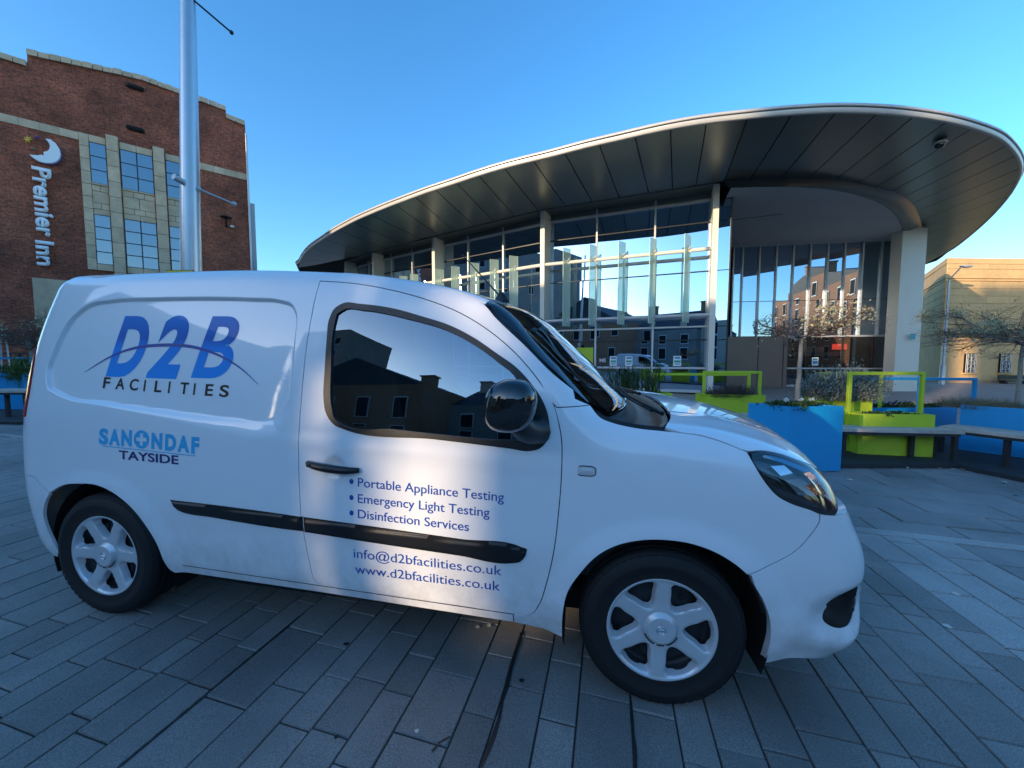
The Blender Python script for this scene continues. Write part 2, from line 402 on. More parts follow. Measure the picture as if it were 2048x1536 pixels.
def xz(L): return [(q_of(p), p[2]) for p in L]
def xy(L): return [(p[0], p[1]) for p in L]
def ribbon(name, kind, line, w, m, parent, off=0.0, mirror=True):
    """narrow strip along a line on the body"""
    L = np.array(line); t = np.gradient(L, axis=0); t /= np.maximum(np.linalg.norm(t, axis=1, keepdims=True), 1e-9); nrm = np.stack([-t[:, 1], t[:, 0]], 1)
    A = surf(kind, L+nrm*w/2, off); B = surf(kind, L-nrm*w/2, off); n = len(L)
    for mir in ((0, 1) if mirror else (0,)):
        V = A.tolist()+B.tolist(); F = [(i, i+n, i+n+1, i+1) for i in range(n-1)]
        if mir: V = [(p[0], 2*YC-p[1], p[2]) for p in V]; F = [f[::-1] for f in F]
        mb = MB(); mb.add(V, F, True); mb.build(name, m, parent, True)

van = empty('delivery_van', VO, (0, 0, 0))
van.rotation_mode = 'XYZ'
van.matrix_basis = Matrix.Translation(VO) @ Matrix.Rotation(VYAW, 4, 'Z') @ Matrix.Rotation(VTILT, 4, 'Y')
tag(van, 'white panel van with blue D2B FACILITIES lettering, parked on the grey stone square', 'van')

DR = [(1.154,0.147,1.697),(1.145,0.131,1.630),(1.137,0.104,1.513),(1.133,0.075,1.376),(1.135,0.050,1.242),(1.137,0.029,1.109),(1.140,0.013,0.978),(1.141,0.007,0.890),(1.144,0.005,0.800),(1.153,0.004,0.620),(1.164,0.010,0.526),(1.181,0.019,0.407),(1.192,0.026,0.343),(1.206,0.030,0.319)]
DB = [(1.270,0.031,0.312),(1.513,0.033,0.306),(1.746,0.035,0.301),(1.914,0.036,0.297),(2.112,0.037,0.293)]
DF = [(2.165,0.037,0.296),(2.190,0.033,0.309),(2.220,0.023,0.360),(2.247,0.015,0.456),(2.274,0.005,0.604),(2.287,0.004,0.754),(2.293,0.006,0.867),(2.294,0.012,0.965),(2.290,0.019,1.043),(2.280,0.027,1.094),(2.254,0.040,1.179)]
DT = [(2.192,0.055,1.269),(2.097,0.074,1.373),(1.968,0.096,1.475),(1.834,0.112,1.550),(1.696,0.124,1.602),(1.520,0.135,1.649),(1.337,0.144,1.682)]
FA = [(2.267,0.038,1.168),(2.338,0.051,1.173),(2.398,0.104,1.176)]
FT = [(2.439,0.081,1.131),(2.494,0.076,1.111),(2.542,0.073,1.102),(2.600,0.071,1.095),(2.655,0.072,1.092),(2.740,0.076,1.086),(2.815,0.076,1.078),(2.900,0.066,1.056),(2.974,0.058,1.029)]
HLL = [(2.986,0.042,1.002),(3.004,0.029,0.966),(3.036,0.023,0.918),(3.074,0.023,0.880),(3.128,0.027,0.854),(3.192,0.033,0.835)]
HLB = (3.215,0.035,0.825)
HLR = [(3.237,0.038,0.822),(3.274,0.050,0.818),(3.291,0.064,0.832),(3.297,0.092,0.874),(3.297,0.131,0.914),(3.262,0.141,0.957),(3.189,0.113,0.991),(3.113,0.099,1.018),(3.031,0.077,1.031)]
BS = [(3.218,0.035,0.802),(3.207,0.033,0.773),(3.188,0.031,0.743),(3.158,0.028,0.701),(3.130,0.025,0.673),(3.077,0.021,0.636),(3.024,0.018,0.607),(2.977,0.016,0.587)]
ARF = [(2.317,0.060,0.219),(2.317,0.027,0.332),(2.333,0.016,0.436),(2.380,0.010,0.525),(2.445,0.005,0.608),(2.516,0.004,0.655),(2.599,0.004,0.682),(2.691,0.005,0.692),(2.784,0.007,0.685),(2.870,0.009,0.658),(2.939,0.013,0.618)]
ARF2 = [(3.000,0.020,0.557),(3.040,0.027,0.489),(3.067,0.034,0.419),(3.078,0.041,0.352),(3.081,0.062,0.266),(3.083,0.079,0.214)]
ARR = [(0.414,0.038,0.290),(0.394,0.027,0.332),(0.370,0.018,0.418),(0.315,0.011,0.515),(0.245,0.005,0.599),(0.159,0.004,0.656),(0.054,0.004,0.692),(-0.075,0.007,0.692),(-0.186,0.009,0.672)]
ARR2 = [(-0.325,0.018,0.556),(-0.338,0.023,0.498),(-0.330,0.026,0.441),(-0.31,0.028,0.38),(-.27,.05,.27)]
RBS = [(-0.283,0.013,0.624),(-0.354,0.015,0.655),(-0.401,0.017,0.698)]
AP = [(1.945,0.131,1.583),(1.994,0.111,1.532),(2.124,0.090,1.416),(2.248,0.079,1.299),(2.330,.082,1.236)]
WSB = [(2.439,0.082,1.132),(2.494,0.076,1.111),(2.542,0.073,1.102),(2.589,0.074,1.099),(2.649,0.083,1.100),(2.681,0.092,1.102),(2.716,0.172,1.118),(2.755,0.373,1.133),(2.778,0.654,1.146),(2.779,0.9145,1.151)]
WIN = [(1.253,0.036,1.151),(1.242,0.060,1.298),(1.235,0.086,1.429),(1.234,0.105,1.516),(1.253,0.115,1.563),(1.292,0.121,1.587),(1.373,0.120,1.583),(1.530,0.115,1.563),(1.671,0.107,1.527),(1.806,0.098,1.486),(1.907,0.088,1.438),(2.005,0.075,1.377),(2.100,0.063,1.314),(2.162,0.052,1.251),(2.207,0.041,1.189),(2.229,0.033,1.138),(2.237,0.026,1.092),(2.233,0.020,1.047),(2.203,0.015,1.008),(2.168,0.014,0.997),(2.085,0.015,1.002),(1.777,0.017,1.020),(1.355,0.019,1.041),(1.313,0.021,1.055),(1.278,0.026,1.088),(1.261,0.031,1.119)]
GLS = [(1.289,0.032,1.127),(1.268,.06,1.30),(1.258,0.097,1.482),(1.265,0.111,1.540),(1.297,0.115,1.561),(1.391,0.115,1.558),(1.604,0.106,1.520),(1.808,0.094,1.463),(1.925,0.081,1.404),(2.020,0.070,1.340),(2.095,0.060,1.280),(2.115,0.050,1.242),(2.125,0.018,1.032),(1.994,0.018,1.030),(1.775,0.019,1.038),(1.579,0.020,1.048),(1.337,0.022,1.061),(1.304,0.025,1.085)]
REC = [(-0.330,0.045,1.148),(-0.356,0.057,1.211),(-0.362,0.065,1.260),(-0.348,0.074,1.315),(-0.314,0.096,1.429),(-0.267,0.114,1.520),(-0.180,0.126,1.587),(-0.031,0.129,1.614),(0.258,0.129,1.624),(0.532,0.130,1.626),(0.797,0.129,1.620),(0.967,0.126,1.608),(1.027,0.121,1.589),(1.054,0.113,1.553),(1.070,0.086,1.430),(1.076,0.062,1.307),(1.078,0.042,1.195),(1.077,0.022,1.063),(1.044,0.015,0.99),(0.95,0.012,0.968),(0.760,0.013,0.986),(0.425,0.019,1.035),(0.032,0.027,1.085),(-0.199,0.035,1.108)]
REC2 = smooth_poly(xz(REC), .02)
def far_edge(line): return [(p[0], 2*YC-p[1], p[2]) for p in line[::-1]]
HANDLE = (1.318, .868)
def sstep(t): t = np.clip(t, 0, 1); return t*t*(3-2*t)
def disp(uv):
    """pressed relief of the body sides: recessed load panel, arch flares, handle bowl"""
    uv = np.asarray(uv, float); q, z = uv[:, 0], uv[:, 1]; d = np.zeros(len(uv))
    k = (q > -.45) & (q < 1.14) & (z > .9) & (z < 1.68)
    if k.any():
        P = uv[k]; ins = inpoly(P, REC2); ds = pdist(P, REC2); w = .016+.085*np.clip((1.16-P[:, 1])/.12, 0, 1)*np.clip((P[:, 0]+.1)/.9, 0, 1)
        r = np.zeros(len(P)); r[ins] = -.017*sstep(ds[ins]/w[ins]); d[k] += r
    for cx, R0 in ((2.697, .385), (.02, .385)):
        rr = np.hypot(q-cx, (z-.31)); d += .014*(1-sstep((rr-R0)/.085))*(z > .2)
    rh = np.hypot(q-HANDLE[0], (z-HANDLE[1])); d -= .016*(1-sstep((rh-.012)/.05))
    # waist crease under the glass
    d += .004*(1-sstep(np.abs(z-(.965-.03*(q-1.2)))/.05))*((q > 1.0) & (q < 2.4)) * np.clip((q-1.0)/.15, 0, 1)*np.clip((2.4-q)/.15, 0, 1)
    return d
# roof edge line shared by side and roof
rx = [-.50, -.3, 0, .4, .8, 1.2, 1.5, 1.7, 1.85]
ROOFE = [tuple(p) for p in top_pts(np.array(rx), np.array([.215, .20, .195, .195, .195, .19, .18, .165, .148]))]
# ---- panels
door_poly = smooth_poly(xz(DR+DB+DF+DT), .015)
win_poly = smooth_poly(xz(WIN), .012)
doors = panel('door', 'side', door_poly, M['paint'], van, holes=[win_poly], off=disp, step=.03, extra=((1.24, .79), (1.40, .94), .008))
fender_poly = smooth_poly(xz([(2.112,0.037,0.293),(2.112,.04,.247),(2.22,.05,.235)]+ARF+[(2.977,0.016,0.587)]+BS[::-1]+[HLB]+HLL[::-1]+FT[::-1]+[FA[2], FA[1], FA[0]]+DF[::-1]), .015)
panel('front_wing', 'side', fender_poly, M['paint'], van, off=disp, step=.025)
q_rear = -1.0
tl_in = [(q_of((-.455, .034, 1.026))-.004, 1.026), (q_of((-.492, .1, 1.38)), 1.383)]
side_line = xz(RBS[::-1])
body_pts = (xz([(2.112,.04,.247),(1.1,.045,.268),(.43,.042,.275)])+xz(ARR)+xz(RBS)+[(q_of((-.46,.02,.7)), .70), (q_of((-.46,.02,.7))-.06, .72), (-.62, .98), (-.60, 1.0)]
            + [(tl_in[0][0], 1.01), (tl_in[0][0]-.004, 1.15), (tl_in[1][0], 1.385), (tl_in[1][0]-.02, 1.42), (-.80, 1.44), (-.80, 1.66)]+xz(ROOFE)+xz(AP)+[(2.338, 1.173+.03)]+xz([FA[2], FA[1], FA[0]])
            + [(2.254-.0, 1.179)]+xz(DT)+xz(DR)+xz(DB))
# the A-pillar foot: keep the outline simple
body_pts = [p for i, p in enumerate(body_pts) if i == 0 or (abs(p[0]-body_pts[i-1][0])+abs(p[1]-body_pts[i-1][1])) > 1e-4]
body_poly = smooth_poly(body_pts, .015)
panel('body_side', 'side', body_poly, M['paint'], van, off=disp, step=.03, extra=((-.42, .93), (1.12, 1.67), .011), creases=[smooth_poly(inset(REC2, g_), .016) for g_ in (-.003, .005, .011, .017)])
tail_poly = smooth_poly([(tl_in[0][0]-.003, 1.0), (tl_in[0][0]-.008, 1.15), (tl_in[1][0]-.004, 1.37), (-.72, 1.375), (-.78, 1.33), (-.79, 1.05), (-.76, .99)], .02)
panel('tail_light', 'side', tail_poly, M['lens_red'], van, off=.004, step=.03)
rb_poly = smooth_poly(xz(RBS)+[(q_of((-.46,.02,.7)), .70), (-1.3, .70), (-1.336, .70), (-1.336, .30), (-1.0, .27), (-.6, .27)]+xz(ARR2[::-1]), .02)
panel('rear_bumper', 'side', rb_poly, M['paint'], van, off=disp, step=.035, far_name='rear_bumper')
panel('bumper_insert', 'side', smooth_poly([(-.515, .665), (-.56, .67), (-1.336, .64), (-1.336, .40), (-.70, .39), (-.58, .40), (-.515, .50)], .02), M['plastic'], van, off=.012, step=.05)
panel('rear_door', 'side', smooth_poly([(-.625, .71), (-1.336, .71), (-1.336, 1.66), (-.81, 1.655), (-.81, 1.44), (-.80, 1.40), (-.80, .98)], .03), M['paint'], van, step=.05)
bump_poly = smooth_poly(xz(BS)+[(2.975, .585)]+xz(ARF2)+[(q_of((3.2,.06,.235)), .235), (q_of((3.45,.2,.21)), .215), (q_of((3.54,.9145,.21)), .21), (q_of((3.54,.9145,.21)), .80), (4.0, .80), (3.75, .81), (3.45, .815)]+xz([HLR[1], HLR[0], HLB]), .015)
FOG = [(3.416,0.110,0.525),(3.370,0.085,0.522),(3.322,0.060,0.501),(3.287,0.053,0.471),(3.270,0.053,0.435),(3.273,0.055,0.411),(3.298,0.061,0.390),(3.343,0.078,0.371),(3.380,0.098,0.366),(3.425,0.125,0.372),(3.46,.16,.40),(3.47,.17,.46),(3.455,.15,.515)]
fog_poly = smooth_poly(xz(FOG), .01)
def bdisp(uv):
    uv = np.asarray(uv, float); q, z = uv[:, 0], uv[:, 1]
    d = disp(uv)
    c = np.array(fog_poly).mean(0); rr = np.hypot((q-c[0])*.75, z-c[1]+.01)
    return d+.016*np.exp(-((rr-.12)/.05)**2)*(z < c[1]+.02)-.02*(1-sstep((rr-.06)/.06))
panel('front_bumper', 'side', bump_poly, M['paint'], van, holes=[fog_poly], off=bdisp, step=.022, lip=.03)
panel('fog_recess', 'side', inset(fog_poly, -.006), M['dark'], van, off=lambda u: -.012-.05*sstep(pdist(u, fog_poly)/.05)*inpoly(u, fog_poly), step=.03, lip=0)
panel('lower_grille', 'side', smooth_poly([(3.72, .52), (4.03, .52), (4.03, .30), (3.74, .30)], .02), M['plastic'], van, off=.006, step=.04)
panel('front_grille', 'side', smooth_poly([(3.62, .79), (4.03, .78), (4.03, .66), (3.66, .68)], .02), M['plastic'], van, off=.008, step=.04)
# headlight: clear cover over a dark bowl
hl_poly = smooth_poly(xz(HLL+[HLB]+HLR+[(2.985,.06,1.025)]), .01)
hl = panel('headlight', 'side', hl_poly, M['lens_clear'], van, off=.002, step=.02, lip=0, gap=.001)
hb = panel('headlight_bowl', 'side', inset(hl_poly, .003), M['gloss_black'], van, off=-.035, step=.03, lip=-.036, gap=0)
panel('headlight_rim', 'side', hl_poly, M['plastic'], van, holes=[inset(hl_poly, .009)], off=.0, step=.05, lip=0, gap=0)
for o, s in zip(hl, (1, -1)):
    def yy(p): return (p[0], p[1] if s > 0 else 2*YC-p[1], p[2])
    P1 = side_pts(np.array([3.10, 3.28, 3.40]), np.array([.945, .90, .865])); G1 = gradF(P1)
    mb = MB()
    for (qa, za, qb, zb, w) in ((3.055, .990, 3.115, .885, .045), (3.17, .965, 3.285, .845, .026), (3.34, .93, 3.37, .85, .035)):
        t = np.linspace(0, 1, 7); L = side_pts(qa+(qb-qa)*t, za+(zb-za)*t-.0*t); g = gradF(L); L = L-g*.022
        L2 = side_pts(qa+w+(qb+w*1.1-qa-w)*t, za+(zb-za)*t); g2 = gradF(L2); L2 = L2-g2*.012
        mb.add([yy(p) for p in L.tolist()]+[yy(p) for p in L2.tolist()], [(i, i+1, i+8, i+7) for i in range(6)], True)
    mb.build('chrome_reflector', M['chrome'], o, True)
    c = P1[1]-G1[1]*.055; mb = MB(); mb.ball(yy(c), .033, 16, 10); mb.build('projector_lens', M['chrome'], o, True)
    c = P1[2]-G1[2]*.03; mb = MB(); mb.ball(yy(c), .014, 12, 8); mb.build('indicator_bulb', mat('amber_lens', (.7, .45, .25), .1, coat=1), o, True)
# roof, bonnet, windscreen
def sym_poly(near):                # near side line from rear centre .. front centre -> closed polygon across the van
    return near+[(x, 2*YC-y) for x, y in near[::-1] if abs(y-YC) > 1e-6]
rear_top = [(-.53, .55), (-.545, YC)]
roof_near = smooth_poly([(-.545, YC), (-.53, .55), (-.50, .215)]+xy(ROOFE)[1:]+[(1.945, .131), (2.01, .35), (2.06, .60), (2.08, YC)], .025, closed=False)
panel('roof', 'top', sym_poly(roof_near), M['paint'], van, step=.05, mirror=False)
ws_near = smooth_poly([(2.085, YC), (2.065, .60), (2.015, .35), (1.952, .140), (1.994, .118), (2.124, .098), (2.248, .088), (2.40, .112), (2.48, .15), (2.56, .35), (2.60, .6), (2.62, YC)], .02, closed=False, ang=30)
panel('windscreen', 'top', sym_poly(ws_near), M['glass_ws'], van, step=.04, off=.001, mirror=False, lip=0)
inner = inset(sym_poly(ws_near), .03)
panel('windscreen_border', 'top', sym_poly(ws_near), M['gloss_black'], van, holes=[inner], step=.05, off=-.004, gap=-.004, mirror=False, lip=0)
cowl_near = smooth_poly([(2.625, YC), (2.605, .6), (2.565, .35), (2.485, .15), (2.405, .108)]+xy(WSB), .02, closed=False, ang=30)
COWLP = sym_poly(cowl_near)
panel('cowl', 'top', sym_poly(cowl_near), M['plastic'], van, step=.03, off=lambda u: -.014-.05*sstep(pdist(u, COWLP)/.07), mirror=False)
bon_near = smooth_poly([(2.785, YC), (2.783, .654), (2.76, .373), (2.722, .172), (2.687, .09), (2.740, .077), (2.815, .077), (2.900, .067), (2.974, .059), (3.031, .078), (3.113, .100), (3.189, .114), (3.262, .145), (3.30, .22), (3.38, .34), (3.43, .6), (3.44, YC)], .02, closed=False, ang=40)
def bon_off(uv):
    uv = np.asarray(uv); h = np.abs(uv[:, 1]-YC); e = .50+.10*(3.3-uv[:, 0])
    return .010*sstep((h-e)/.06)*(1-sstep((h-e-.10)/.12))*np.clip((3.35-uv[:, 0])/.3, 0, 1)
bonnet = panel('bonnet', 'top', sym_poly(bon_near), M['paint'], van, step=.03, off=bon_off, mirror=False)[0]
# dark lining just inside the body so that gaps read as gaps
for nm, ln in (('gap_lining', DR+DB+DF+DT+[DR[0]]), ('gap_lining', BS), ('gap_lining', FA+FT+[(3.031,0.077,1.031)]), ('gap_lining', [(2.112,0.037,0.293),(2.112,.04,.247)]), ('gap_lining', RBS+[(-.46,.02,.7)])):
    ribbon(nm, 'side', smooth_poly(xz(ln), .03, closed=False), .035, M['seam'], van, off=-.009)
ribbon('gap_lining', 'side', [(2.11, .292), (1.7, .2985), (1.3, .305), (.9, .311), (.45, .319)], .004, M['seam'], van, off=.0006)
ribbon('gap_lining', 'side', smooth_poly(xz(HLL+[HLB]+HLR+[HLL[0]]), .02, closed=False), .02, M['seam'], van, off=-.010)
ribbon('gap_lining', 'side', smooth_poly(xz(ARF2[:3]), .02, closed=False), .01, M['seam'], van, off=-.02)
# window: rubber frame, glass, trims
for o, d in zip(panel('window_frame', 'side', inset(win_poly, -.004), M['plastic'], van, holes=[smooth_poly(xz(GLS), .012)], off=.003, gap=0, step=.05, lip=.01), doors): o.parent = d
for o, d in zip(panel('window_glass', 'side', inset(smooth_poly(xz(GLS), .012), -.004), M['glass_car'], van, off=-.006, gap=0, step=.05, lip=0), doors): o.parent = d
# side mouldings
def mould(poly, h):
    def f(uv): return h*np.sqrt(np.clip(pdist(uv, poly)/.014, 0.02, 1))+.0005
    return f
s1 = smooth_poly([(.458, .653), (.677, .650), (1.046, .639), (1.160, .634), (1.160, .568), (1.041, .570), (.672, .589), (.53, .597), (.497, .606)], .015)
s2 = smooth_poly([(1.166, .635), (1.5, .624), (1.893, .609), (2.150, .599), (2.166, .592), (2.160, .566), (2.139, .538), (2.10, .5265), (1.886, .535), (1.5, .550), (1.166, .566)], .015)
panel('rub_strip', 'side', s1, M['plastic'], van, off=mould(s1, .014), step=.012, gap=0, lip=.014)
for o, d in zip(panel('rub_strip', 'side', s2, M['plastic'], van, off=mould(s2, .014), step=.012, gap=0, lip=.014), doors): o.parent = d
# side repeater
rp = [(2.389+.034*math.copysign(abs(math.cos(t))**.5, math.cos(t)), .929+.017*math.copysign(abs(math.sin(t))**.6, math.sin(t))) for t in np.linspace(0, 2*PI, 40, endpoint=False)]
panel('side_repeater', 'side', rp, mat('pale_lens', (.55, .55, .56), .15, coat=1), van, off=mould(rp, .006), gap=0, step=.01, lip=.006)
panel('repeater_rim', 'side', inset(rp, -.004), M['steel'], van, off=.0008, gap=0, step=.01, lip=.004)
# small covers: fuel side keyhole etc. door handle
for sgn, d in zip((1, -1), doors):
    yb = lambda y: y if sgn > 0 else 2*YC-y
    mb = MB(); pts = []; rs = []
    for t in np.linspace(0, 1, 15):
        x = 1.190+.245*t; y = -.018+.020*(abs(t-.5)*2)**4; pts.append((x, yb(y), .882-.016*t-.005*math.sin(PI*t))); rs.append(.010+.008*math.sin(PI*min(1, max(0, t)))**.5*(1 if t < .85 else .8))
    mb.tube(pts, rs, 12); mb.build('handle', M['plastic'], d, True)
    mb = MB(); mb.lathe([(0, .002), (.009, .002), (.011, 0)], Matrix.Translation((1.215, yb(-.028), .882)) @ Matrix.Rotation(PI/2*sgn, 4, 'X'), 14); mb.build('lock', M['steel'], d, True)

# ---- mirror
for sgn, d in zip((1, -1), doors):
    def Y(y): return y if sgn > 0 else 2*YC-y
    bm_v = []; c = (2.105, -.115, 1.185)
    mb = MB(); seg = 36; prof = []
    rings = 14
    vs = []
    for i in range(rings+1):
        p = PI*i/rings
        for k in range(seg):
            t = 2*PI*k/seg; cx = math.copysign(abs(math.cos(t))**.8, math.cos(t)); cz = math.copysign(abs(math.sin(t))**.85, math.sin(t))
            r = math.sin(p)**.72
            x = .097*r*cx; z = .098*r*cz; y = -math.cos(p)*.072*(1.0 if math.cos(p) > 0 else .8)
            vs.append((c[0]+x+.012*cz, Y(c[1]+y), c[2]+z-.02*cx*0))
    fs = [(i*seg+k, (i+1)*seg+k, (i+1)*seg+(k+1) % seg, i*seg+(k+1) % seg) for i in range(rings) for k in range(seg)]
    if sgn > 0: fs = [f[::-1] for f in fs]
    mb.add(vs, fs, True); mir = mb.build('wing_mirror', M['gloss_black'], d, True)
    mb = MB(); mb.tube([(2.13, Y(-.10), 1.125), (2.155, Y(-.055), 1.09), (2.175, Y(-.005), 1.075), (2.19, Y(.03), 1.075)], [.045, .048, .052, .062], 14); mb.build('mirror_arm', M['plastic'], d, True)
    mb = MB(); mb.add([(c[0]-.062, Y(-.165), c[2]-.07), (c[0]-.062, Y(-.055), c[2]-.07), (c[0]-.062, Y(-.055), c[2]+.07), (c[0]-.062, Y(-.165), c[2]+.07)], [(0, 1, 2, 3)]); mb.build('mirror_glass', M['chrome'], mir, True)

# ---- antenna and wipers
mb = MB(); Pa = top_pts(np.array([1.93]), np.array([.56]))[0]; mb.lathe([(.030, 0), (.026, .012), (.012, .040), (.006, .05), (0, .05)], Matrix.Translation(Pa) @ Matrix.Diagonal((1.5, .8, 1, 1)), 16)
mb.tube([(Pa[0]-.01, Pa[1], Pa[2]+.03), (Pa[0]-.23, Pa[1]+.02, Pa[2]+.26)], [.005, .0022], 8); mb.build('antenna', M['plastic'], van, True)
for (x0, y0, x1, y1) in ((2.70, .20, 2.58, .72), (2.70, .78, 2.60, 1.35)):
    t = np.linspace(0, 1, 8); L = top_pts(x0+(x1-x0)*t, y0+(y1-y0)*t); L[:, 2] += .018
    mb = MB(); mb.tube(L.tolist(), [.010]*3+[.006]*5, 8); mb.tube([(p[0]-.012, p[1], p[2]-.008) for p in L[1:].tolist()], .005, 6); mb.build('wiper', M['plastic'], van, True)

# ---- wheels
def arch_liner(cx):
    for far in (0, 1):
        mb = MB(); ys = (.05, .32) if not far else (2*YC-.32, 2*YC-.05); V = []; n = 24
        for i in range(n+1):
            a = -.35+(PI+.7)*i/n
            for y in ys: V.append((cx+.395*math.cos(a), y, .31+.395*math.sin(a)))
        F = [(2*i, 2*i+1, 2*i+3, 2*i+2) for i in range(n)]
        yi = ys[1] if not far else ys[0]
        mb.add(V, F, True); V2 = [(cx+.395*math.cos(-.35+(PI+.7)*i/n), yi, .31+.395*math.sin(-.35+(PI+.7)*i/n)) for i in range(n+1)]
        mb.add(V2, [tuple(range(n+1))]); mb.build('wheel_arch', M['dark'], van, True)
arch_liner(2.697); arch_liner(.03)
def cover_mesh(rot):
    """six-spoke plastic wheel cover, axis along -y (outward), centre at origin"""
    R = .210
    circ = lambda r, n: [(r*math.cos(2*PI*i/n), r*math.sin(2*PI*i/n)) for i in range(n)]
    holes = []
    for k in range(6):
        a = rot+math.radians(30+60*k); ca, sa = math.cos(a), math.sin(a)
        pts = [(.084, 0), (.090, -.014), (.104, -.026), (.135, -.044), (.170, -.064), (.181, -.060), (.191, -.030), (.194, 0), (.191, .030), (.181, .060), (.170, .064), (.135, .044), (.104, .026), (.090, .014)]
        h = smooth_poly([(x*ca-y*sa, x*sa+y*ca) for x, y in pts], .006, ang=50); holes.append(h)
    outer = circ(R, 96); slots = []
    loops = [outer]+holes
    pts = []; edges = []
    for lp in loops:
        n0 = len(pts); pts += lp; edges += [(n0+i, n0+(i+1) % len(lp)) for i in range(len(lp))]
    G = []
    for r in np.arange(.006, R-.003, .006):
        n = max(6, int(2*PI*r/.008)); G += [(r*math.cos(2*PI*(i+.5*(int(r/.006) % 2))/n), r*math.sin(2*PI*(i+.5*(int(r/.006) % 2))/n)) for i in range(n)]
    G = np.array(G); k = np.ones(len(G), bool)
    for h in holes: k &= ~inpoly(G, h) & (pdist(G, h) > .0025)
    G = G[k]
    vs, es, fs, *_ = delaunay_2d_cdt([Vector(p) for p in pts]+[Vector(map(float, p)) for p in G], edges, [], 0, 1e-7)
    uv = np.array([tuple(v) for v in vs]); F = np.array([f for f in fs if len(f) == 3]); cen = uv[F].mean(1); k = inpoly(cen, outer)
    for h in holes: k &= ~inpoly(cen, h)
    F = F[k]
    r = np.hypot(uv[:, 0], uv[:, 1]); dh = np.full(len(uv), 9.0)
    for h in holes: dh = np.minimum(dh, pdist(uv, h))
    H = .006*np.exp(-((r-.204)/.005)**2)-.007*sstep((.19-r)/.10)*1.0
    H = H-.004*(1-sstep(dh/.0045))                               # edges of the spokes fall away
    H = H+.016*sstep((.060-r)/.006)-.004*sstep((.020-r)/.003)-.005*np.exp(-((r-.064)/.004)**2)
    V = [(a, -h, b) for (a, b), h in zip(uv.tolist(), H.tolist())]
    FF = []
    for f in F.tolist():
        a, b, c = uv[f[0]], uv[f[1]], uv[f[2]]
        FF.append(f if (b[0]-a[0])*(c[1]-a[1])-(b[1]-a[1])*(c[0]-a[0]) > 0 else f[::-1])
    mb = MB(); mb.add(V, FF, True)
    for h in holes:                                                        # sloping walls of the openings
        n = len(h); hh = np.array(h); rr = np.hypot(hh[:, 0], hh[:, 1]); c = hh.mean(0)
        z0 = .006*np.exp(-((rr-.204)/.005)**2)-.007*sstep((.19-rr)/.10)-.004
        top = [(p[0], -z, p[1]) for p, z in zip(h, z0)]; bot = [(c[0]+(p[0]-c[0])*(.84), -z+.026, c[1]+(p[1]-c[1])*.84) for p, z in zip(h, z0)]
        mb.add(top+bot, [(i, i+n, (i+1) % n+n, (i+1) % n) for i in range(n)], True)
    return mb.mesh('wheel_cover')
def tyre_mesh():
    mb = MB(); A = Matrix.Rotation(PI/2, 4, 'X')      # lathe axis z -> -y
    R = .3155
    prof = [(.185, .055), (.196, .078), (.205, .088), (.214, .091), (.222, .0885), (.24, .097), (.258, .099), (.262, .1005), (.268, .099), (.285, .095), (.298, .088), (.306, .081), (R-.004, .074), (R, .062), (R, .050), (R-.008, .049), (R-.008, .043), (R, .042), (R, .018), (R-.008, .017), (R-.008, .010), (R, .009), (R, -.009), (R-.008, -.010), (R-.008, -.017), (R, -.018), (R, -.042), (R-.008, -.043), (R-.008, -.049), (R, -.05), (R, -.062), (.306, -.081), (.285, -.095), (.24, -.097), (.205, -.088), (.185, -.055)]
    mb.lathe(prof, A, 96)
    for k in range(60):                               # shoulder blocks
        a = 2*PI*k/60
        Mx = Matrix.Rotation(a, 4, 'Y')
        for s in (1, -1):
            mb.box((0, 0, 0), (.021, .030, .007), M=Matrix.Identity(3)) if False else None
            vs = [Mx @ Vector(v) for v in ((-.011, -s*.066, .310), (.011, -s*.066, .310), (.011, -s*.090, .300), (-.011, -s*.090, .300), (-.010, -s*.064, .3140), (.010, -s*.064, .3140), (.010, -s*.0895, .2995), (-.010, -s*.0895, .2995))]
            mb.add(vs, [(4, 5, 6, 7), (0, 4, 7, 3), (1, 2, 6, 5), (3, 7, 6, 2)])
    return mb.mesh('tyre')
T_ME = tyre_mesh(); W_ME = None
def disc_mesh():
    mb = MB(); A = Matrix.Rotation(PI/2, 4, 'X'); mb.lathe([(0, .028), (.05, .03), (.07, .015), (.10, .0), (.14, .012), (.17, -.01), (.186, .0), (.19, .02)], A, 48)
    return mb.mesh('steel_rim')
D_ME = disc_mesh()
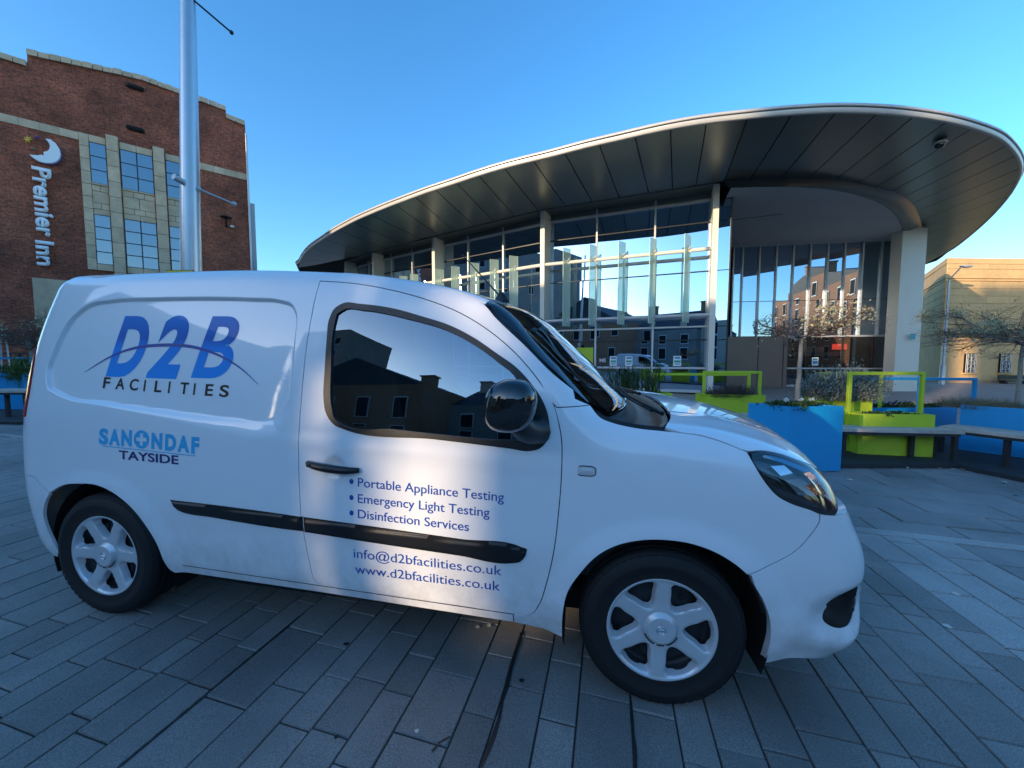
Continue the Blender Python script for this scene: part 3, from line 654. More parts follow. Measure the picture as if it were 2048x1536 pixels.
for (cx, far, rot, steer) in ((0, 0, math.radians(2), 0), (2.697, 0, math.radians(30-1.5), 0), (0, 1, .3, 0), (2.697, 1, .1, 0)):
    yc = .02+.1 if not far else 2*YC-.12
    w = link('wheel', T_ME, M['rubber'], van, True); w.location = (cx, yc, .3155-.004); w.rotation_euler = (0, 0, PI if far else 0)
    w.name = 'wheel'
    c = link('wheel_cover', cover_mesh(rot), M['silver'], w, True); c.location = (0, -.085, 0)
    r = link('steel_rim', D_ME, M['steel'], w, True); r.location = (0, -.035, 0)
    for k in range(8):
        a = 2*PI*k/8+.2; mb = MB(); mb.lathe([(0, .001), (.012, .001), (.0125, 0)], Matrix.Translation((.143*math.cos(a), -.049, .143*math.sin(a))) @ Matrix.Rotation(PI/2, 4, 'X'), 12)
        mb.build('rim_hole', M['dark'], w, True) if not far else None
    if not far:                                        # pressed ring-and-bar emblem on the cap
        mb = MB(); n = 28
        mb.tube([(.0165*math.cos(2*PI*i/n), -.0025, .0165*math.sin(2*PI*i/n)) for i in range(n)], .0022, 6, closed=True)
        mb.box((0, -.003, 0), (.040, .003, .006), b=.001); e = mb.build('emblem', M['chrome'], w, True); e.location = (0, -.085-.010+.0105-.0045, 0); e.location.y = -.0895
        mb = MB()
        for (a0, a1) in ((200, 250), (257, 283), (290, 340)):
            t = np.radians(np.linspace(a0, a1, 10)); V = [(r0*math.cos(x), 0, r0*math.sin(x)) for r0 in (.0615, .067) for x in t]
            mb.add(V, [(i, i+1, i+11, i+10) for i in range(9)])
        o = mb.build('cap_slot', M['dark'], w, True); o.location = (0, -.0865, 0)

# ---- underbody, cabin
mb = MB(); mb.box((1.35, YC, .30), (3.3, 1.45, .10)); mb.box((1.25, YC, .25), (1.5, 1.60, .09)); mb.box((3.22, YC, .25), (.45, 1.3, .08)); mb.box((-.3, YC, .33), (.5, 1.3, .16)); mb.box((3.1, YC, .34), (.6, 1.2, .2)); mb.build('underbody', M['dark'], van, True)
mb = MB(); mb.box((.95, YC, .85), (.05, 1.6, .9)); mb.box((.95, YC, 1.48), (.05, 1.34, .36)); mb.build('bulkhead', M['cabin'], van, True)
mb = MB(); mb.box((1.65, YC, .40), (1.4, 1.6, .05)); mb.build('cab_floor', M['cabin'], van, True)
mb = MB()
dash = [(2.20, .95), (2.24, 1.02), (2.34, 1.075), (2.55, 1.08), (2.60, 1.0), (2.60, .45), (2.35, .45), (2.28, .80)]
mb.extrude([(x, .12, z) for x, z in dash], (0, 2*YC-.24, 0)); mb.build('dashboard', M['cabin'], van, True)
mb = MB(); n = 30; cw = Vector((2.06, .50, 1.00)); ex = Vector((0, 1, 0)); ez = Vector((-.42, 0, .91))
mb.tube([cw+ex*.185*math.cos(2*PI*i/n)+ez*.185*math.sin(2*PI*i/n) for i in range(n)], .015, 10, closed=True)
for a in (0, PI, -PI/2): mb.tube([cw, cw+ex*.18*math.cos(a)+ez*.18*math.sin(a)], .016, 8)
mb.ball(cw, .06, 14, 8, (.6, 1, 1)); mb.tube([cw, cw+Vector((.3, 0, -.16))], .035, 10); mb.build('steering_wheel', M['cabin'], van, True)
for yc in (.50, 1.33):
    s = MB(); s.box((1.45, yc, .66), (.52, .50, .16), b=.05); s.box((1.24, yc, .98), (.14, .48, .62), b=.055, M=Matrix.Rotation(-.22, 3, 'Y')); so = s.build('seat', M['seat'], van, True)
    for p in so.data.polygons: p.use_smooth = True
    s = MB(); s.ball((1.135, yc, 1.37), .12, 16, 10, (.42, 1.0, .72)); s.tube([(1.15, yc-.05, 1.25), (1.14, yc-.05, 1.34)], .007, 6); s.tube([(1.15, yc+.05, 1.25), (1.14, yc+.05, 1.34)], .007, 6); s.build('headrest', M['seat'], so, True)
mb = MB(); mb.box((1.35, YC, 1.67), (.70, 1.36, .02)); mb.build('headlining', mat('headlining_cloth', (.30, .30, .29), .9), van, True)
mb = MB(); mb.tube([(1.17, 2*YC-.13, 1.55), (1.18, 2*YC-.08, 1.1), (1.19, 2*YC-.1, .6)], .035, 8); mb.tube([(1.17, .16, 1.60), (1.18, .09, 1.1), (1.19, .1, .6)], .03, 8); mb.build('door_pillar', M['cabin'], van, True)
panel('door_trim', 'side', inset(door_poly, .02), M['cabin'], van, holes=[inset(win_poly, -.006)], off=-.05, gap=0, step=.08, lip=0)
mb = MB(); mb.tube([(2.02, YC, 1.56), (1.99, YC, 1.50)], .01, 8); mb.box((1.99, YC, 1.48), (.04, .22, .07), b=.02); mb.build('rear_view_mirror', M['cabin'], van, True)
mb = MB(); mb.box((2.20, .17, 1.0), (.10, .05, .25), b=.02); mb.box((2.05, .1, .90), (.5, .06, .1), b=.02); mb.build('door_pocket', M['cabin'], van, True)

# ---- lettering (flat vinyl, cut to shape and laid on the body side)
def text_mesh(s, italic=0.0, bold=0.0, space=1.0, res=6):
    cu = bpy.data.curves.new('t', 'FONT'); cu.body = s; cu.size = 1; cu.shear = italic; cu.offset = bold; cu.space_character = space; cu.resolution_u = res
    o = bpy.data.objects.new('t', cu); me = bpy.data.meshes.new_from_object(o); bpy.data.objects.remove(o)
    return me
def text_bmesh(s, x0, z0, w, h, slope=0.0, cut=.03, ref='cap', **k):
    me = text_mesh(s, **k); bm = bmesh.new(); bm.from_mesh(me); bpy.data.meshes.remove(me)
    xs = [v.co.x for v in bm.verts]; ys = [v.co.y for v in bm.verts]
    me2 = text_mesh('H', **k); capy = max(v.co.y for v in me2.vertices); bpy.data.meshes.remove(me2)
    x_min, x_max = min(xs), max(xs); sx = w/(x_max-x_min); sz = h/capy
    for v in bm.verts:
        X = (v.co.x-x_min)*sx; Z = v.co.y*sz
        v.co = Vector((x0+X, z0+Z+slope*X, 0))
    x1 = x0+w
    if cut:
        x = math.ceil(x0/cut)*cut
        while x < x1:
            bmesh.ops.bisect_plane(bm, geom=bm.verts[:]+bm.edges[:]+bm.faces[:], plane_co=(x, 0, 0), plane_no=(1, 0, 0)); x += cut
        zs = [v.co.y for v in bm.verts]; z = math.ceil(min(zs)/cut)*cut
        while z < max(zs):
            bmesh.ops.bisect_plane(bm, geom=bm.verts[:]+bm.edges[:]+bm.faces[:], plane_co=(0, z, 0), plane_no=(0, 1, 0)); z += cut
    return bm
def lay(bm, name, m, parent, off=.0012):
    uv = np.array([(v.co.x, v.co.y) for v in bm.verts]); P = surf('side', uv, lambda u: disp(u)+off); N = gradF(P)
    for v, p in zip(bm.verts, P.tolist()): v.co = Vector(p)
    me = bpy.data.meshes.new(name); bm.normal_update()
    fl_ = [f for f in bm.faces if f.normal.y > 0]
    if fl_: bmesh.ops.reverse_faces(bm, faces=fl_)
    bmesh.ops.delete(bm, geom=[f for f in bm.faces if f.calc_area() < 1e-9], context='FACES'); bm.to_mesh(me); bm.free()
    return link(name, me, m, parent, True)
body_o = [o for o in van.children if o.name.startswith('body_side')][0]; door_o = doors[0]
# two-tone blue for the big letters: printed gradient
g = bpy.data.materials.new('graded_blue_vinyl'); g.use_nodes = True; N = g.node_tree.nodes; L = g.node_tree.links; b = N['Principled BSDF']; b.inputs['Roughness'].default_value = .55; b.inputs['Coat Weight'].default_value = .15; b.inputs['Specular IOR Level'].default_value = .3
tc = N.new('ShaderNodeTexCoord'); sx = N.new('ShaderNodeSeparateXYZ'); L.new(tc.outputs['Object'], sx.inputs[0])
def ramp(stops, src):
    r = N.new('ShaderNodeValToRGB'); r.color_ramp.elements[0].position = stops[0][0]; r.color_ramp.elements[0].color = (*stops[0][1], 1); r.color_ramp.elements[1].position = stops[-1][0]; r.color_ramp.elements[1].color = (*stops[-1][1], 1)
    for p, c in stops[1:-1]: e = r.color_ramp.elements.new(p); e.color = (*c, 1)
    L.new(src, r.inputs[0]); return r
mz = N.new('ShaderNodeMapRange'); mz.inputs[1].default_value = 1.24; mz.inputs[2].default_value = 1.54; L.new(sx.outputs['Z'], mz.inputs[0])
r1 = ramp([(0, (.006, .27, .74)), (.45, (.004, .22, .68)), (.60, (.003, .11, .42)), (1, (.003, .19, .58))], mz.outputs[0]); L.new(r1.outputs[0], b.inputs['Base Color'])
M['d2b'] = g
for s, x0, w in (('D', .012, .228), ('2', .262, .205), ('B', .522, .228)):
    lay(text_bmesh(s, x0, 1.243, w, .292, cut=.02, italic=.24, bold=(.018 if s == 'B' else .040)), 'lettering', M['d2b'], body_o, .0012)
# swoosh
sw = [(-.129, 1.246), (.003, 1.318), (.162, 1.371), (.337, 1.390), (.511, 1.383), (.658, 1.347), (.790, 1.288), (.895, 1.216)]
sws = np.array(smooth_poly(sw, .02, closed=False)); t = np.gradient(sws, axis=0); t /= np.linalg.norm(t, axis=1, keepdims=True); nn = np.stack([-t[:, 1], t[:, 0]], 1)
wd = .0018+.011*np.sin(np.linspace(0, PI, len(sws)))**1.2
A = surf('side', sws+nn*wd[:, None]/1.6, lambda u: disp(u)+.0022); B = surf('side', sws-nn*wd[:, None]/1.6, lambda u: disp(u)+.0022); mb = MB(); n = len(sws)
mb.add(A.tolist()+B.tolist(), [(i, i+n, i+n+1, i+1) for i in range(n-1)]); mb.build('swoosh', mat('swoosh_blue', (.008, .05, .30), .35, coat=.6), body_o, True)
for i, ch in enumerate('FACILITIES'):
    xs_ = [.005, .087, .173, .258, .322, .402, .470, .546, .612, .691]; ws_ = [.044, .056, .052, .010, .042, .010, .048, .010, .044, .052]
    lay(text_bmesh(ch, xs_[i], 1.170-.0185*xs_[i]/.75-.0, ws_[i], .054, cut=.03, bold=.022), 'lettering', M['black_text'], body_o)
# bold rounded word with a cross in its O
for i, ch in enumerate('SAN'): lay(text_bmesh(ch, [.043, .105, .178][i], .900-.0, [.056, .066, .062][i], .074, cut=.03, bold=.052), 'lettering', M['lblue_text'], body_o)
for i, ch in enumerate('NDAF'): lay(text_bmesh(ch, [.355, .433, .503, .580][i], .8955-.0025*i, [.062, .062, .066, .044][i], .074, cut=.03, bold=.052), 'lettering', M['lblue_text'], body_o)
c0 = (.297, .933); ring = [(c0[0]+.044*math.cos(a), c0[1]+.044*math.sin(a)) for a in np.linspace(0, 2*PI, 40, endpoint=False)]
cross = [(-.009, -.03), (.009, -.03), (.009, -.009), (.03, -.009), (.03, .009), (.009, .009), (.009, .03), (-.009, .03), (-.009, .009), (-.03, .009), (-.03, -.009), (-.009, -.009)]
for o in panel('emblem', 'side', ring, M['lblue_text'], van, holes=[[(c0[0]+a, c0[1]+b2) for a, b2 in cross]], off=lambda u: disp(u)+.0012, gap=0, step=.03, lip=0, mirror=False): o.parent = body_o
ul = [(.065, .888), (.605, .872)]; ribbon('underline', 'side', [(.065+(.54)*t, .8885-.015*t) for t in np.linspace(0, 1, 16)], .004, M['lblue_text'], body_o, off=lambda u: disp(u)+.0012, mirror=False)
lay(text_bmesh('TAYSIDE', .165, .832, .345, .041, slope=-.012, bold=.022), 'lettering', M['indigo_text'], body_o)
for s, z, z1, x0, x1 in (('Portable Appliance Testing', .794, .782, 1.428, 2.068), ('Emergency Light Testing', .7235, .714, 1.428, 2.010), ('Disinfection Services', .6555, .646, 1.428, 1.924)):
    lay(text_bmesh(s, x0, z, x1-x0, .038, slope=(z1-z)/(x1-x0), bold=.004), 'lettering', M['navy_text'], door_o)
    bx = [(1.398+.010*math.cos(a), z+.0195+.0115*math.sin(a)) for a in np.linspace(0, 2*PI, 20, endpoint=False)]
    for o in panel('bullet_dot', 'side', bx, M['navy_text'], van, off=lambda u: disp(u)+.0012, gap=0, step=.03, lip=0, mirror=False): o.parent = door_o
lay(text_bmesh('info@d2bfacilities.co.uk', 1.401, .4705, .662, .041, slope=-.004), 'lettering', M['navy_text'], door_o)
lay(text_bmesh('www.d2bfacilities.co.uk', 1.404, .3965, .652, .041, slope=.003), 'lettering', M['navy_text'], door_o)
# ================================================================ PAVING
M['mortar'] = mat('joint_sand', (.06, .054, .045), .95, noise=.6, nscale=1.6, bump=.002, bscale=200)
def stone_mat(name, col, rnd, speck=.35):
    m = mat(name, col, .62, noise=.22, nscale=2.2, random_v=rnd, bump=.0012, bscale=90, spec=.45)
    nt = m.node_tree; N = nt.nodes; L = nt.links; b = N['Principled BSDF']; src = b.inputs['Base Color'].links[0].from_socket
    g = N.new('ShaderNodeNewGeometry'); nz = N.new('ShaderNodeTexNoise'); nz.inputs['Scale'].default_value = 260; nz.inputs['Detail'].default_value = 3; nz.inputs['Roughness'].default_value = .7; L.new(g.outputs['Position'], nz.inputs['Vector'])
    mr = N.new('ShaderNodeMapRange'); mr.inputs[1].default_value = .36; mr.inputs[2].default_value = .64; mr.inputs[3].default_value = 1-speck; mr.inputs[4].default_value = 1+speck*1.6; L.new(nz.outputs['Fac'], mr.inputs[0])
    n3 = N.new('ShaderNodeTexNoise'); n3.inputs['Scale'].default_value = .9; n3.inputs['Detail'].default_value = 4; L.new(g.outputs['Position'], n3.inputs['Vector'])
    m3 = N.new('ShaderNodeMapRange'); m3.inputs[1].default_value = .3; m3.inputs[2].default_value = .7; m3.inputs[3].default_value = .70; m3.inputs[4].default_value = 1.28; L.new(n3.outputs['Fac'], m3.inputs[0])
    mm = N.new('ShaderNodeMath'); mm.operation = 'MULTIPLY'; L.new(mr.outputs[0], mm.inputs[0]); L.new(m3.outputs[0], mm.inputs[1])
    v = N.new('ShaderNodeVectorMath'); v.operation = 'SCALE'; L.new(src, v.inputs[0]); L.new(mm.outputs[0], v.inputs['Scale']); L.new(v.outputs[0], b.inputs['Base Color'])
    r = N.new('ShaderNodeMapRange'); r.inputs[3].default_value = .48; r.inputs[4].default_value = .72; L.new(n3.outputs['Fac'], r.inputs[0]); L.new(r.outputs[0], b.inputs['Roughness'])
    return m
M['stone'] = stone_mat('grey_granite', (.18, .172, .16), .17)
M['stone_lt'] = stone_mat('pale_granite', (.29, .28, .265), .10)
M['stone_far'] = stone_mat('square_slabs', (.19, .182, .172), .10)
nx = 80; mb = MB(); gxs = [1800*math.sinh(8*(i/(nx/2)-1))/math.sinh(8) for i in range(nx+1)]
V = [(x, y, gz(x, y)-.008) for x in gxs for y in gxs]; mb.add(V, [(i*(nx+1)+j, (i+1)*(nx+1)+j, (i+1)*(nx+1)+j+1, i*(nx+1)+j+1) for i in range(nx) for j in range(nx)], True)
pave = mb.build('pavement', M['mortar']); tag(pave, kind='structure')
PA = math.radians(14.5); PU = Vector((math.sin(PA), math.cos(PA), 0)); PW = Vector((math.cos(PA), -math.sin(PA), 0))
def slab_unit():
    mb = MB(); V = []
    for (z, e) in ((-.04, 0), (-.006, 0), (0, 1)):
        for sx, sy in ((-1, -1), (1, -1), (1, 1), (-1, 1)): V.append((sx*(.5-e*.012), sy*(.5-e*.012), z))
    mb.add(V, [(0, 1, 5, 4), (1, 2, 6, 5), (2, 3, 7, 6), (3, 0, 4, 7), (4, 5, 9, 8), (5, 6, 10, 9), (6, 7, 11, 10), (7, 4, 8, 11), (8, 9, 10, 11)]); return mb.mesh('paving_slab')
S_ME = {}
rows = [-12.0]; 
r2 = random.Random(3)
while rows[-1] < -3.6: rows.append(rows[-1]+r2.choice([.13, .16, .2, .24]))
rows = [r for r in rows if r < -3.45]+[-3.36, -3.155, -2.963, -2.725, -2.56, -2.434, -2.275, -2.143, -1.931, -1.82, -1.656, -1.531, -1.322, -1.158, -1.026, -.873, -.738, -.524, -.396, -.237, -.098, .105, .266, .390, .545, .693, .908, 1.040, 1.20, 1.333, 1.573, 1.712, 1.884]
lt_rows = [1.884, 2.117, 2.333, 2.596]
far_rows = [2.596, 3.0, 3.33, 3.75, 4.15, 4.6, 5.0, 5.45, 5.9, 6.35, 6.8]
slabs = []
def fill_rows(rw, u0, u1, lens, m, j=.007):
    for a, b in zip(rw[:-1], rw[1:]):
        if b-a < .03: continue
        u = u0-r2.random()*.3
        while u < u1:
            l = r2.choice(lens)*(.85+.3*r2.random()); e = min(u+l, u1)
            if e-max(u, u0) > .06: slabs.append((a+j/2, b-j/2, max(u, u0)+j*.5, e-j*.5, m))
            u = e
fill_rows(rows, -.35, 3.57, [.17, .21, .26, .32, .42], 'stone', .006)
fill_rows(lt_rows, -.35, 3.57, [.36, .42, .5], 'stone_lt', .010)
fill_rows(far_rows, -.35, 3.57, [.5, .6, .7], 'stone_far', .013)
def fill_cross(bands, w0, w1, lens, m, j=.007):
    for a, b in zip(bands[:-1], bands[1:]):
        w = w0-r2.random()*.4
        while w < w1:
            e = w+r2.choice(lens)*(.9+.2*r2.random()); slabs.append((w+j/2, e-j/2, a+j/2, b-j/2, m)); w = e
fill_cross([3.575, 3.70], -13, 7.5, [.7, .9, 1.1], 'stone_lt', .012)
fill_cross([3.70, 3.94, 4.27, 4.66, 5.08, 5.5, 5.95, 6.4], -14, 8.0, [.45, .6, .75], 'stone_far', .014)
fill_cross([6.4, 6.85, 7.3, 7.75, 8.2, 8.65, 9.1, 9.6], -17, 14, [.6, .75, .9], 'stone_far', .018)
def vis_size(s):
    a, b, c, d, _ = s; p = PW*((a+b)/2)+PU*((c+d)/2)
    y = p.y*CP+(CAM_H-gz(p.x, p.y))*SP; 
    if y < .3: return 0
    X = 1024+F_PX*p.x/y; v = 768-F_PX*((gz(p.x, p.y)-CAM_H)*CP+p.y*SP)/y
    if not (-60 < X < 2110 and v < 1640): return 0
    return (b-a)*(d-c)*F_PX**2/y**2*abs((CAM_H)/y)
slabs.sort(key=vis_size, reverse=True)
def place(s, k):
    a, b, c, d, m = s
    key = (m, k)
    if key not in S_ME:
        me = slab_unit(); me.materials.append(M[m]); S_ME[key] = me
    p = PW*((a+b)/2)+PU*((c+d)/2); n = Vector((gz(p.x, p.y)-gz(p.x+1e-2, p.y), gz(p.x, p.y)-gz(p.x, p.y+1e-2), 1e-2)).normalized()
    n = (n+Vector((r2.gauss(0, .004), r2.gauss(0, .004), 0))).normalized(); x = (PW-n*PW.dot(n)).normalized(); y = n.cross(x)
    z = gz(p.x, p.y)+r2.gauss(0, .0012)
    return Matrix(((x.x*(b-a), y.x*(d-c), n.x, p.x), (x.y*(b-a), y.y*(d-c), n.y, p.y), (x.z*(b-a), y.z*(d-c), n.z, z), (0, 0, 0, 1)))
for s in slabs[:300]:
    mt = place(s, 0); o = bpy.data.objects.new('paving_slab', S_ME[(s[4], 0)]); COL.objects.link(o); o.parent = pave; o.matrix_basis = mt
for key in ('stone', 'stone_lt', 'stone_far'):
    mb = MB(); u = slab_unit(); uv = [v.co.copy() for v in u.vertices]; uf = [tuple(p.vertices) for p in u.polygons]
    for s in slabs[300:]:
        if s[4] == key: mt = place(s, 1); mb.add([mt @ v for v in uv], uf)
    me = mb.mesh('paving_slabs')
    # tone of each stone as a mesh attribute is not needed: large noise varies it
    o = link('paving_slabs', me, M[key], pave); tag(o, kind='stuff')
# farther paving: bigger slabs drawn by the material beyond the built ones
far = bpy.data.materials.new('distant_paving'); far.use_nodes = True; N = far.node_tree.nodes; L = far.node_tree.links; b = N['Principled BSDF']
g = N.new('ShaderNodeNewGeometry'); mp = N.new('ShaderNodeMapping'); mp.inputs['Rotation'].default_value = (0, 0, PA); br = N.new('ShaderNodeTexBrick'); L.new(g.outputs['Position'], mp.inputs[0]); L.new(mp.outputs[0], br.inputs[0])
br.inputs['Scale'].default_value = 1; br.inputs['Brick Width'].default_value = .8; br.inputs['Row Height'].default_value = .45; br.inputs['Mortar Size'].default_value = .008
br.inputs['Color1'].default_value = (.26, .21, .19, 1); br.inputs['Color2'].default_value = (.30, .25, .22, 1); br.inputs['Mortar'].default_value = (.12, .11, .10, 1); L.new(br.outputs[0], b.inputs['Base Color']); b.inputs['Roughness'].default_value = .7
def sheet(name, w0, w1, u0, u1, m, dz, n=14):
    mb = MB(); P = []
    for i in range(n+1):
        for k in range(n+1):
            p = PW*(w0+(w1-w0)*i/n)+PU*(u0+(u1-u0)*k/n); P.append((p.x, p.y, gz(p.x, p.y)+dz))
    mb.add(P, [(i*(n+1)+k, (i+1)*(n+1)+k, (i+1)*(n+1)+k+1, i*(n+1)+k+1) for i in range(n) for k in range(n)], True); o = mb.build(name, m); tag(o, kind='structure'); return o
sheet('square', -70, 70, 9.6, 90, far, -.003)
sheet('road', -70, 70, -60, -.36, far, -.003)
# litter of the square: leaves, gum spots, crack
M['leaf_dead'] = mat('dead_leaf', (.30, .20, .10), .8); M['gum'] = mat('old_gum', (.015, .014, .013), .8); M['pale'] = mat('pale_scrap', (.6, .58, .5), .8)
LFW = ['left of', 'touching', 'among', 'right of', 'far out before', 'below', 'close to', 'beside']
for (px, py, k) in ((1866, 936, 0), (1880, 938, 0), (1918, 934, 1), (1924, 940, 0), (1700, 961, 1), (2008, 966, 1), (1815, 937, 1), (1907, 940, 1)):
    p = on_ground(px, py); mb = MB(); a = r2.random()*6; L_ = .035 if k == 0 else .03
    pts = [(p.x+L_*math.cos(a+t)*(.6 if i % 2 else 1), p.y+L_*math.sin(a+t)*(.6 if i % 2 else 1), p.z+.008+.01*(i % 2)) for i, t in enumerate([0, .9, 1.9, 3.1, 4.2, 5.2])]
    mb.add(pts, [(0, 1, 2, 3, 4, 5)]); o = mb.build('fallen_leaf', M['leaf_dead'] if k == 0 else M['pale']); o['lab'] = 1
    tag(o, 'dead leaf scrap lying on the paving before the planter plinth', 'leaf', 'leaf scraps on the paving')
    del o['lab']
for (px, py, r, mm) in ((693, 1289, .014, 'gum'), (1043, 1362, .011, 'gum'), (673, 1475, .008, 'gum'), (2006, 966, .02, 'gum'), (2030, 991, .02, 'gum'), (834, 1463, .008, 'pale'), (1912, 1188, .02, 'pale'), (1895, 1253, .018, 'pale'), (955, 1255, .012, 'pale'), (978, 1252, .012, 'pale')):
    p = on_ground(px, py); mb = MB(); n = 9; mb.add([(p.x+r*(.7+.5*r2.random())*math.cos(2*PI*i/n), p.y+r*(.7+.5*r2.random())*math.sin(2*PI*i/n), p.z+.0035) for i in range(n)], [tuple(range(n))])
    o = mb.build('gum_spot', M[mm], pave)
def crack(name, pxs, w, m):
    P = [on_ground(*p) for p in pxs]; mb = MB(); V = []
    for i, p in enumerate(P):
        d = (P[min(i+1, len(P)-1)]-P[max(i-1, 0)]).normalized(); s = Vector((d.y, -d.x, 0))*w*(.5+.7*r2.random()); V += [p+s+Vector((0, 0, .003)), p-s+Vector((0, 0, .003))]
    mb.add(V, [(2*i, 2*i+2, 2*i+3, 2*i+1) for i in range(len(P)-1)]); return mb.build(name, m, pave)
def interp(a, b, n): return [(a[0]+(b[0]-a[0])*i/n, a[1]+(b[1]-a[1])*i/n) for i in range(n+1)]
M['damp'] = mat('damp_joint_dirt', (.018, .018, .018), .5)
crack('dark_joint', interp((600, 1233), (418, 1384), 20), .006, M['damp']); crack('dark_joint', interp((418, 1384), (236, 1536), 20), .005, M['damp'])
crack('dark_joint', [(1044, 1265), (1022, 1335), (1012, 1378), (1005, 1402), (998, 1440), (985, 1480), (975, 1505), (962, 1536)], .008, M['damp'])
crack('dark_joint', [(1262, 1403), (1264, 1440), (1267, 1470), (1270, 1500), (1270, 1536)], .006, M['damp'])
crack('slab_crack', [(864, 1504), (880, 1485), (890, 1480), (901, 1474)], .004, M['damp'])

# ================================================================ CONCERT HALL
M['soffit'] = mat('soffit_metal', (.19, .215, .20), .30, metal=.78, noise=.05, nscale=.6)
M['fascia'] = mat('fascia_metal', (.52, .50, .47), .38, metal=.25)
M['cream'] = mat('cream_column', (.62, .60, .53), .5, noise=.04, nscale=1.5)
M['frame'] = mat('pale_frame', (.50, .51, .52), .4, metal=.3)
M['darkframe'] = mat('dark_frame', (.02, .022, .025), .4, metal=.3)
M['glass_h'] = glass_mat('hall_glass', (.30, .36, .38), .62, 1.5, wav=.0016, wscale=.5, gcol=(.60, .79, 1.0))
M['fin'] = mat('glass_fin', (.72, .84, .75), .25, coat=.5)
_n = M['fin'].node_tree; _t = _n.nodes.new('ShaderNodeBsdfTransparent'); _t.inputs[0].default_value = (.82, .95, .88, 1); _x = _n.nodes.new('ShaderNodeMixShader'); _x.inputs[0].default_value = .42
_n.links.new(_t.outputs[0], _x.inputs[1]); _n.links.new(_n.nodes['Principled BSDF'].outputs[0], _x.inputs[2]); _n.links.new(_x.outputs[0], _n.nodes['Material Output'].inputs[0])
M['fin2'] = mat('fin_edge_green', (.50, .64, .55), .35)
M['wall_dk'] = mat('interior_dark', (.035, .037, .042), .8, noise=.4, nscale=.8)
M['ceil'] = mat('grey_render', (.52, .48, .45), .8, noise=.06, nscale=1.2, bump=.002, bscale=30)
M['bronze'] = mat('bronze_panel', (.20, .145, .12), .42, metal=.35, noise=.08, nscale=1.5)
HS = 6.6                                          # soffit height above the eye
hall = empty('concert_hall', (7.5, 16, gz(7.5, 16)))
tag(hall, 'glass fronted concert hall under a great oval oversailing canopy', 'building')
outer_px = [(596, 535), (600, 524), (609, 509), (624, 494), (645, 480), (664, 467), (687, 454), (710, 442), (734.6, 431), (771, 416), (808, 402), (855, 385), (905, 369), (953, 353), (1003, 338), (1050, 326), (1100.6, 314), (1170, 296), (1240, 280), (1320, 262), (1400, 248), (1495, 237), (1583.5, 229), (1669, 225), (1754, 227), (1827, 233.4), (1894, 244), (1950.6, 259), (1995, 276), (2020, 296), (2036, 318), (2041, 340), (2033, 366), (2011, 400.5), (1970, 445), (1922, 486), (1893.7, 505), (1846, 530)]
OUT = [flat(px, py, HS) for px, py in outer_px]
joints = [((596, 535), (640, 528)), ((603, 520), (672, 521)), ((622, 496), (705, 515)), ((648, 478), (740, 507)), ((676, 460), (775, 498)), ((706, 444), (810, 489)), ((740, 429), (843, 477)), ((790, 409), (878, 470)), ((830, 394), (910, 462)), ((871, 380), (950, 452)), ((913.5, 366), (988, 443)), ((958, 352), (1030, 432)), ((1009.5, 337), (1077, 421)), ((1067, 322), (1133, 414)), ((1130, 307), (1187, 407)), ((1199, 290), (1240, 399)), ((1270, 273), (1298, 388)), ((1341, 258), (1345, 379)), ((1412.7, 247), (1392, 371)), ((1495, 237), (1449, 362)), ((1583.5, 229), (1501, 358)), ((1671.5, 225), (1563, 356)), ((1754, 227), (1618, 356)), ((1827, 233.4), (1672, 359)), ((1893.7, 244), (1716, 366)), ((1944, 257), (1751, 374)), ((1985.5, 272), (1783, 382)), ((2014, 291), (1808, 393)), ((2032, 311), (1824, 407)), ((2041, 336), (1834, 422)), ((2035, 362), (1841, 440)), ((2018, 391), (1843, 455)), ((1992, 422), (1845, 470)), ((1960, 454), (1846, 484)), ((1926, 482), (1846, 496)), ((1893, 505), (1846, 508)), ((1846, 530), (1843, 520))]
def near_idx(p): return min(range(len(OUT)), key=lambda i: (OUT[i]-p).length)
def sub_curve(a, b):                       # points of the outer edge between two joint ends
    n = 4; res = [a]
    for k in range(1, n):
        q = a.lerp(b, k/n); best = None
        for i in range(len(OUT)-1):
            s, e = OUT[i], OUT[i+1]; d = e-s; dn = (b-a).normalized(); nrm = Vector((-dn.y, dn.x, 0))
            den = d.dot(dn)
            t = (q-s).dot(dn)/den if abs(den) > 1e-6 else -1
            if -.02 <= t <= 1.02:
                c = s+d*t
                if abs((c-q).dot(nrm)) < 1.0 and (best is None or (c-q).length < (best-q).length): best = c
        res.append(best if best is not None else q)
    res.append(b); return res
JO = [flat(a[0], a[1], HS) for a, b in joints]; JI = [flat(b[0], b[1], HS) for a, b in joints]
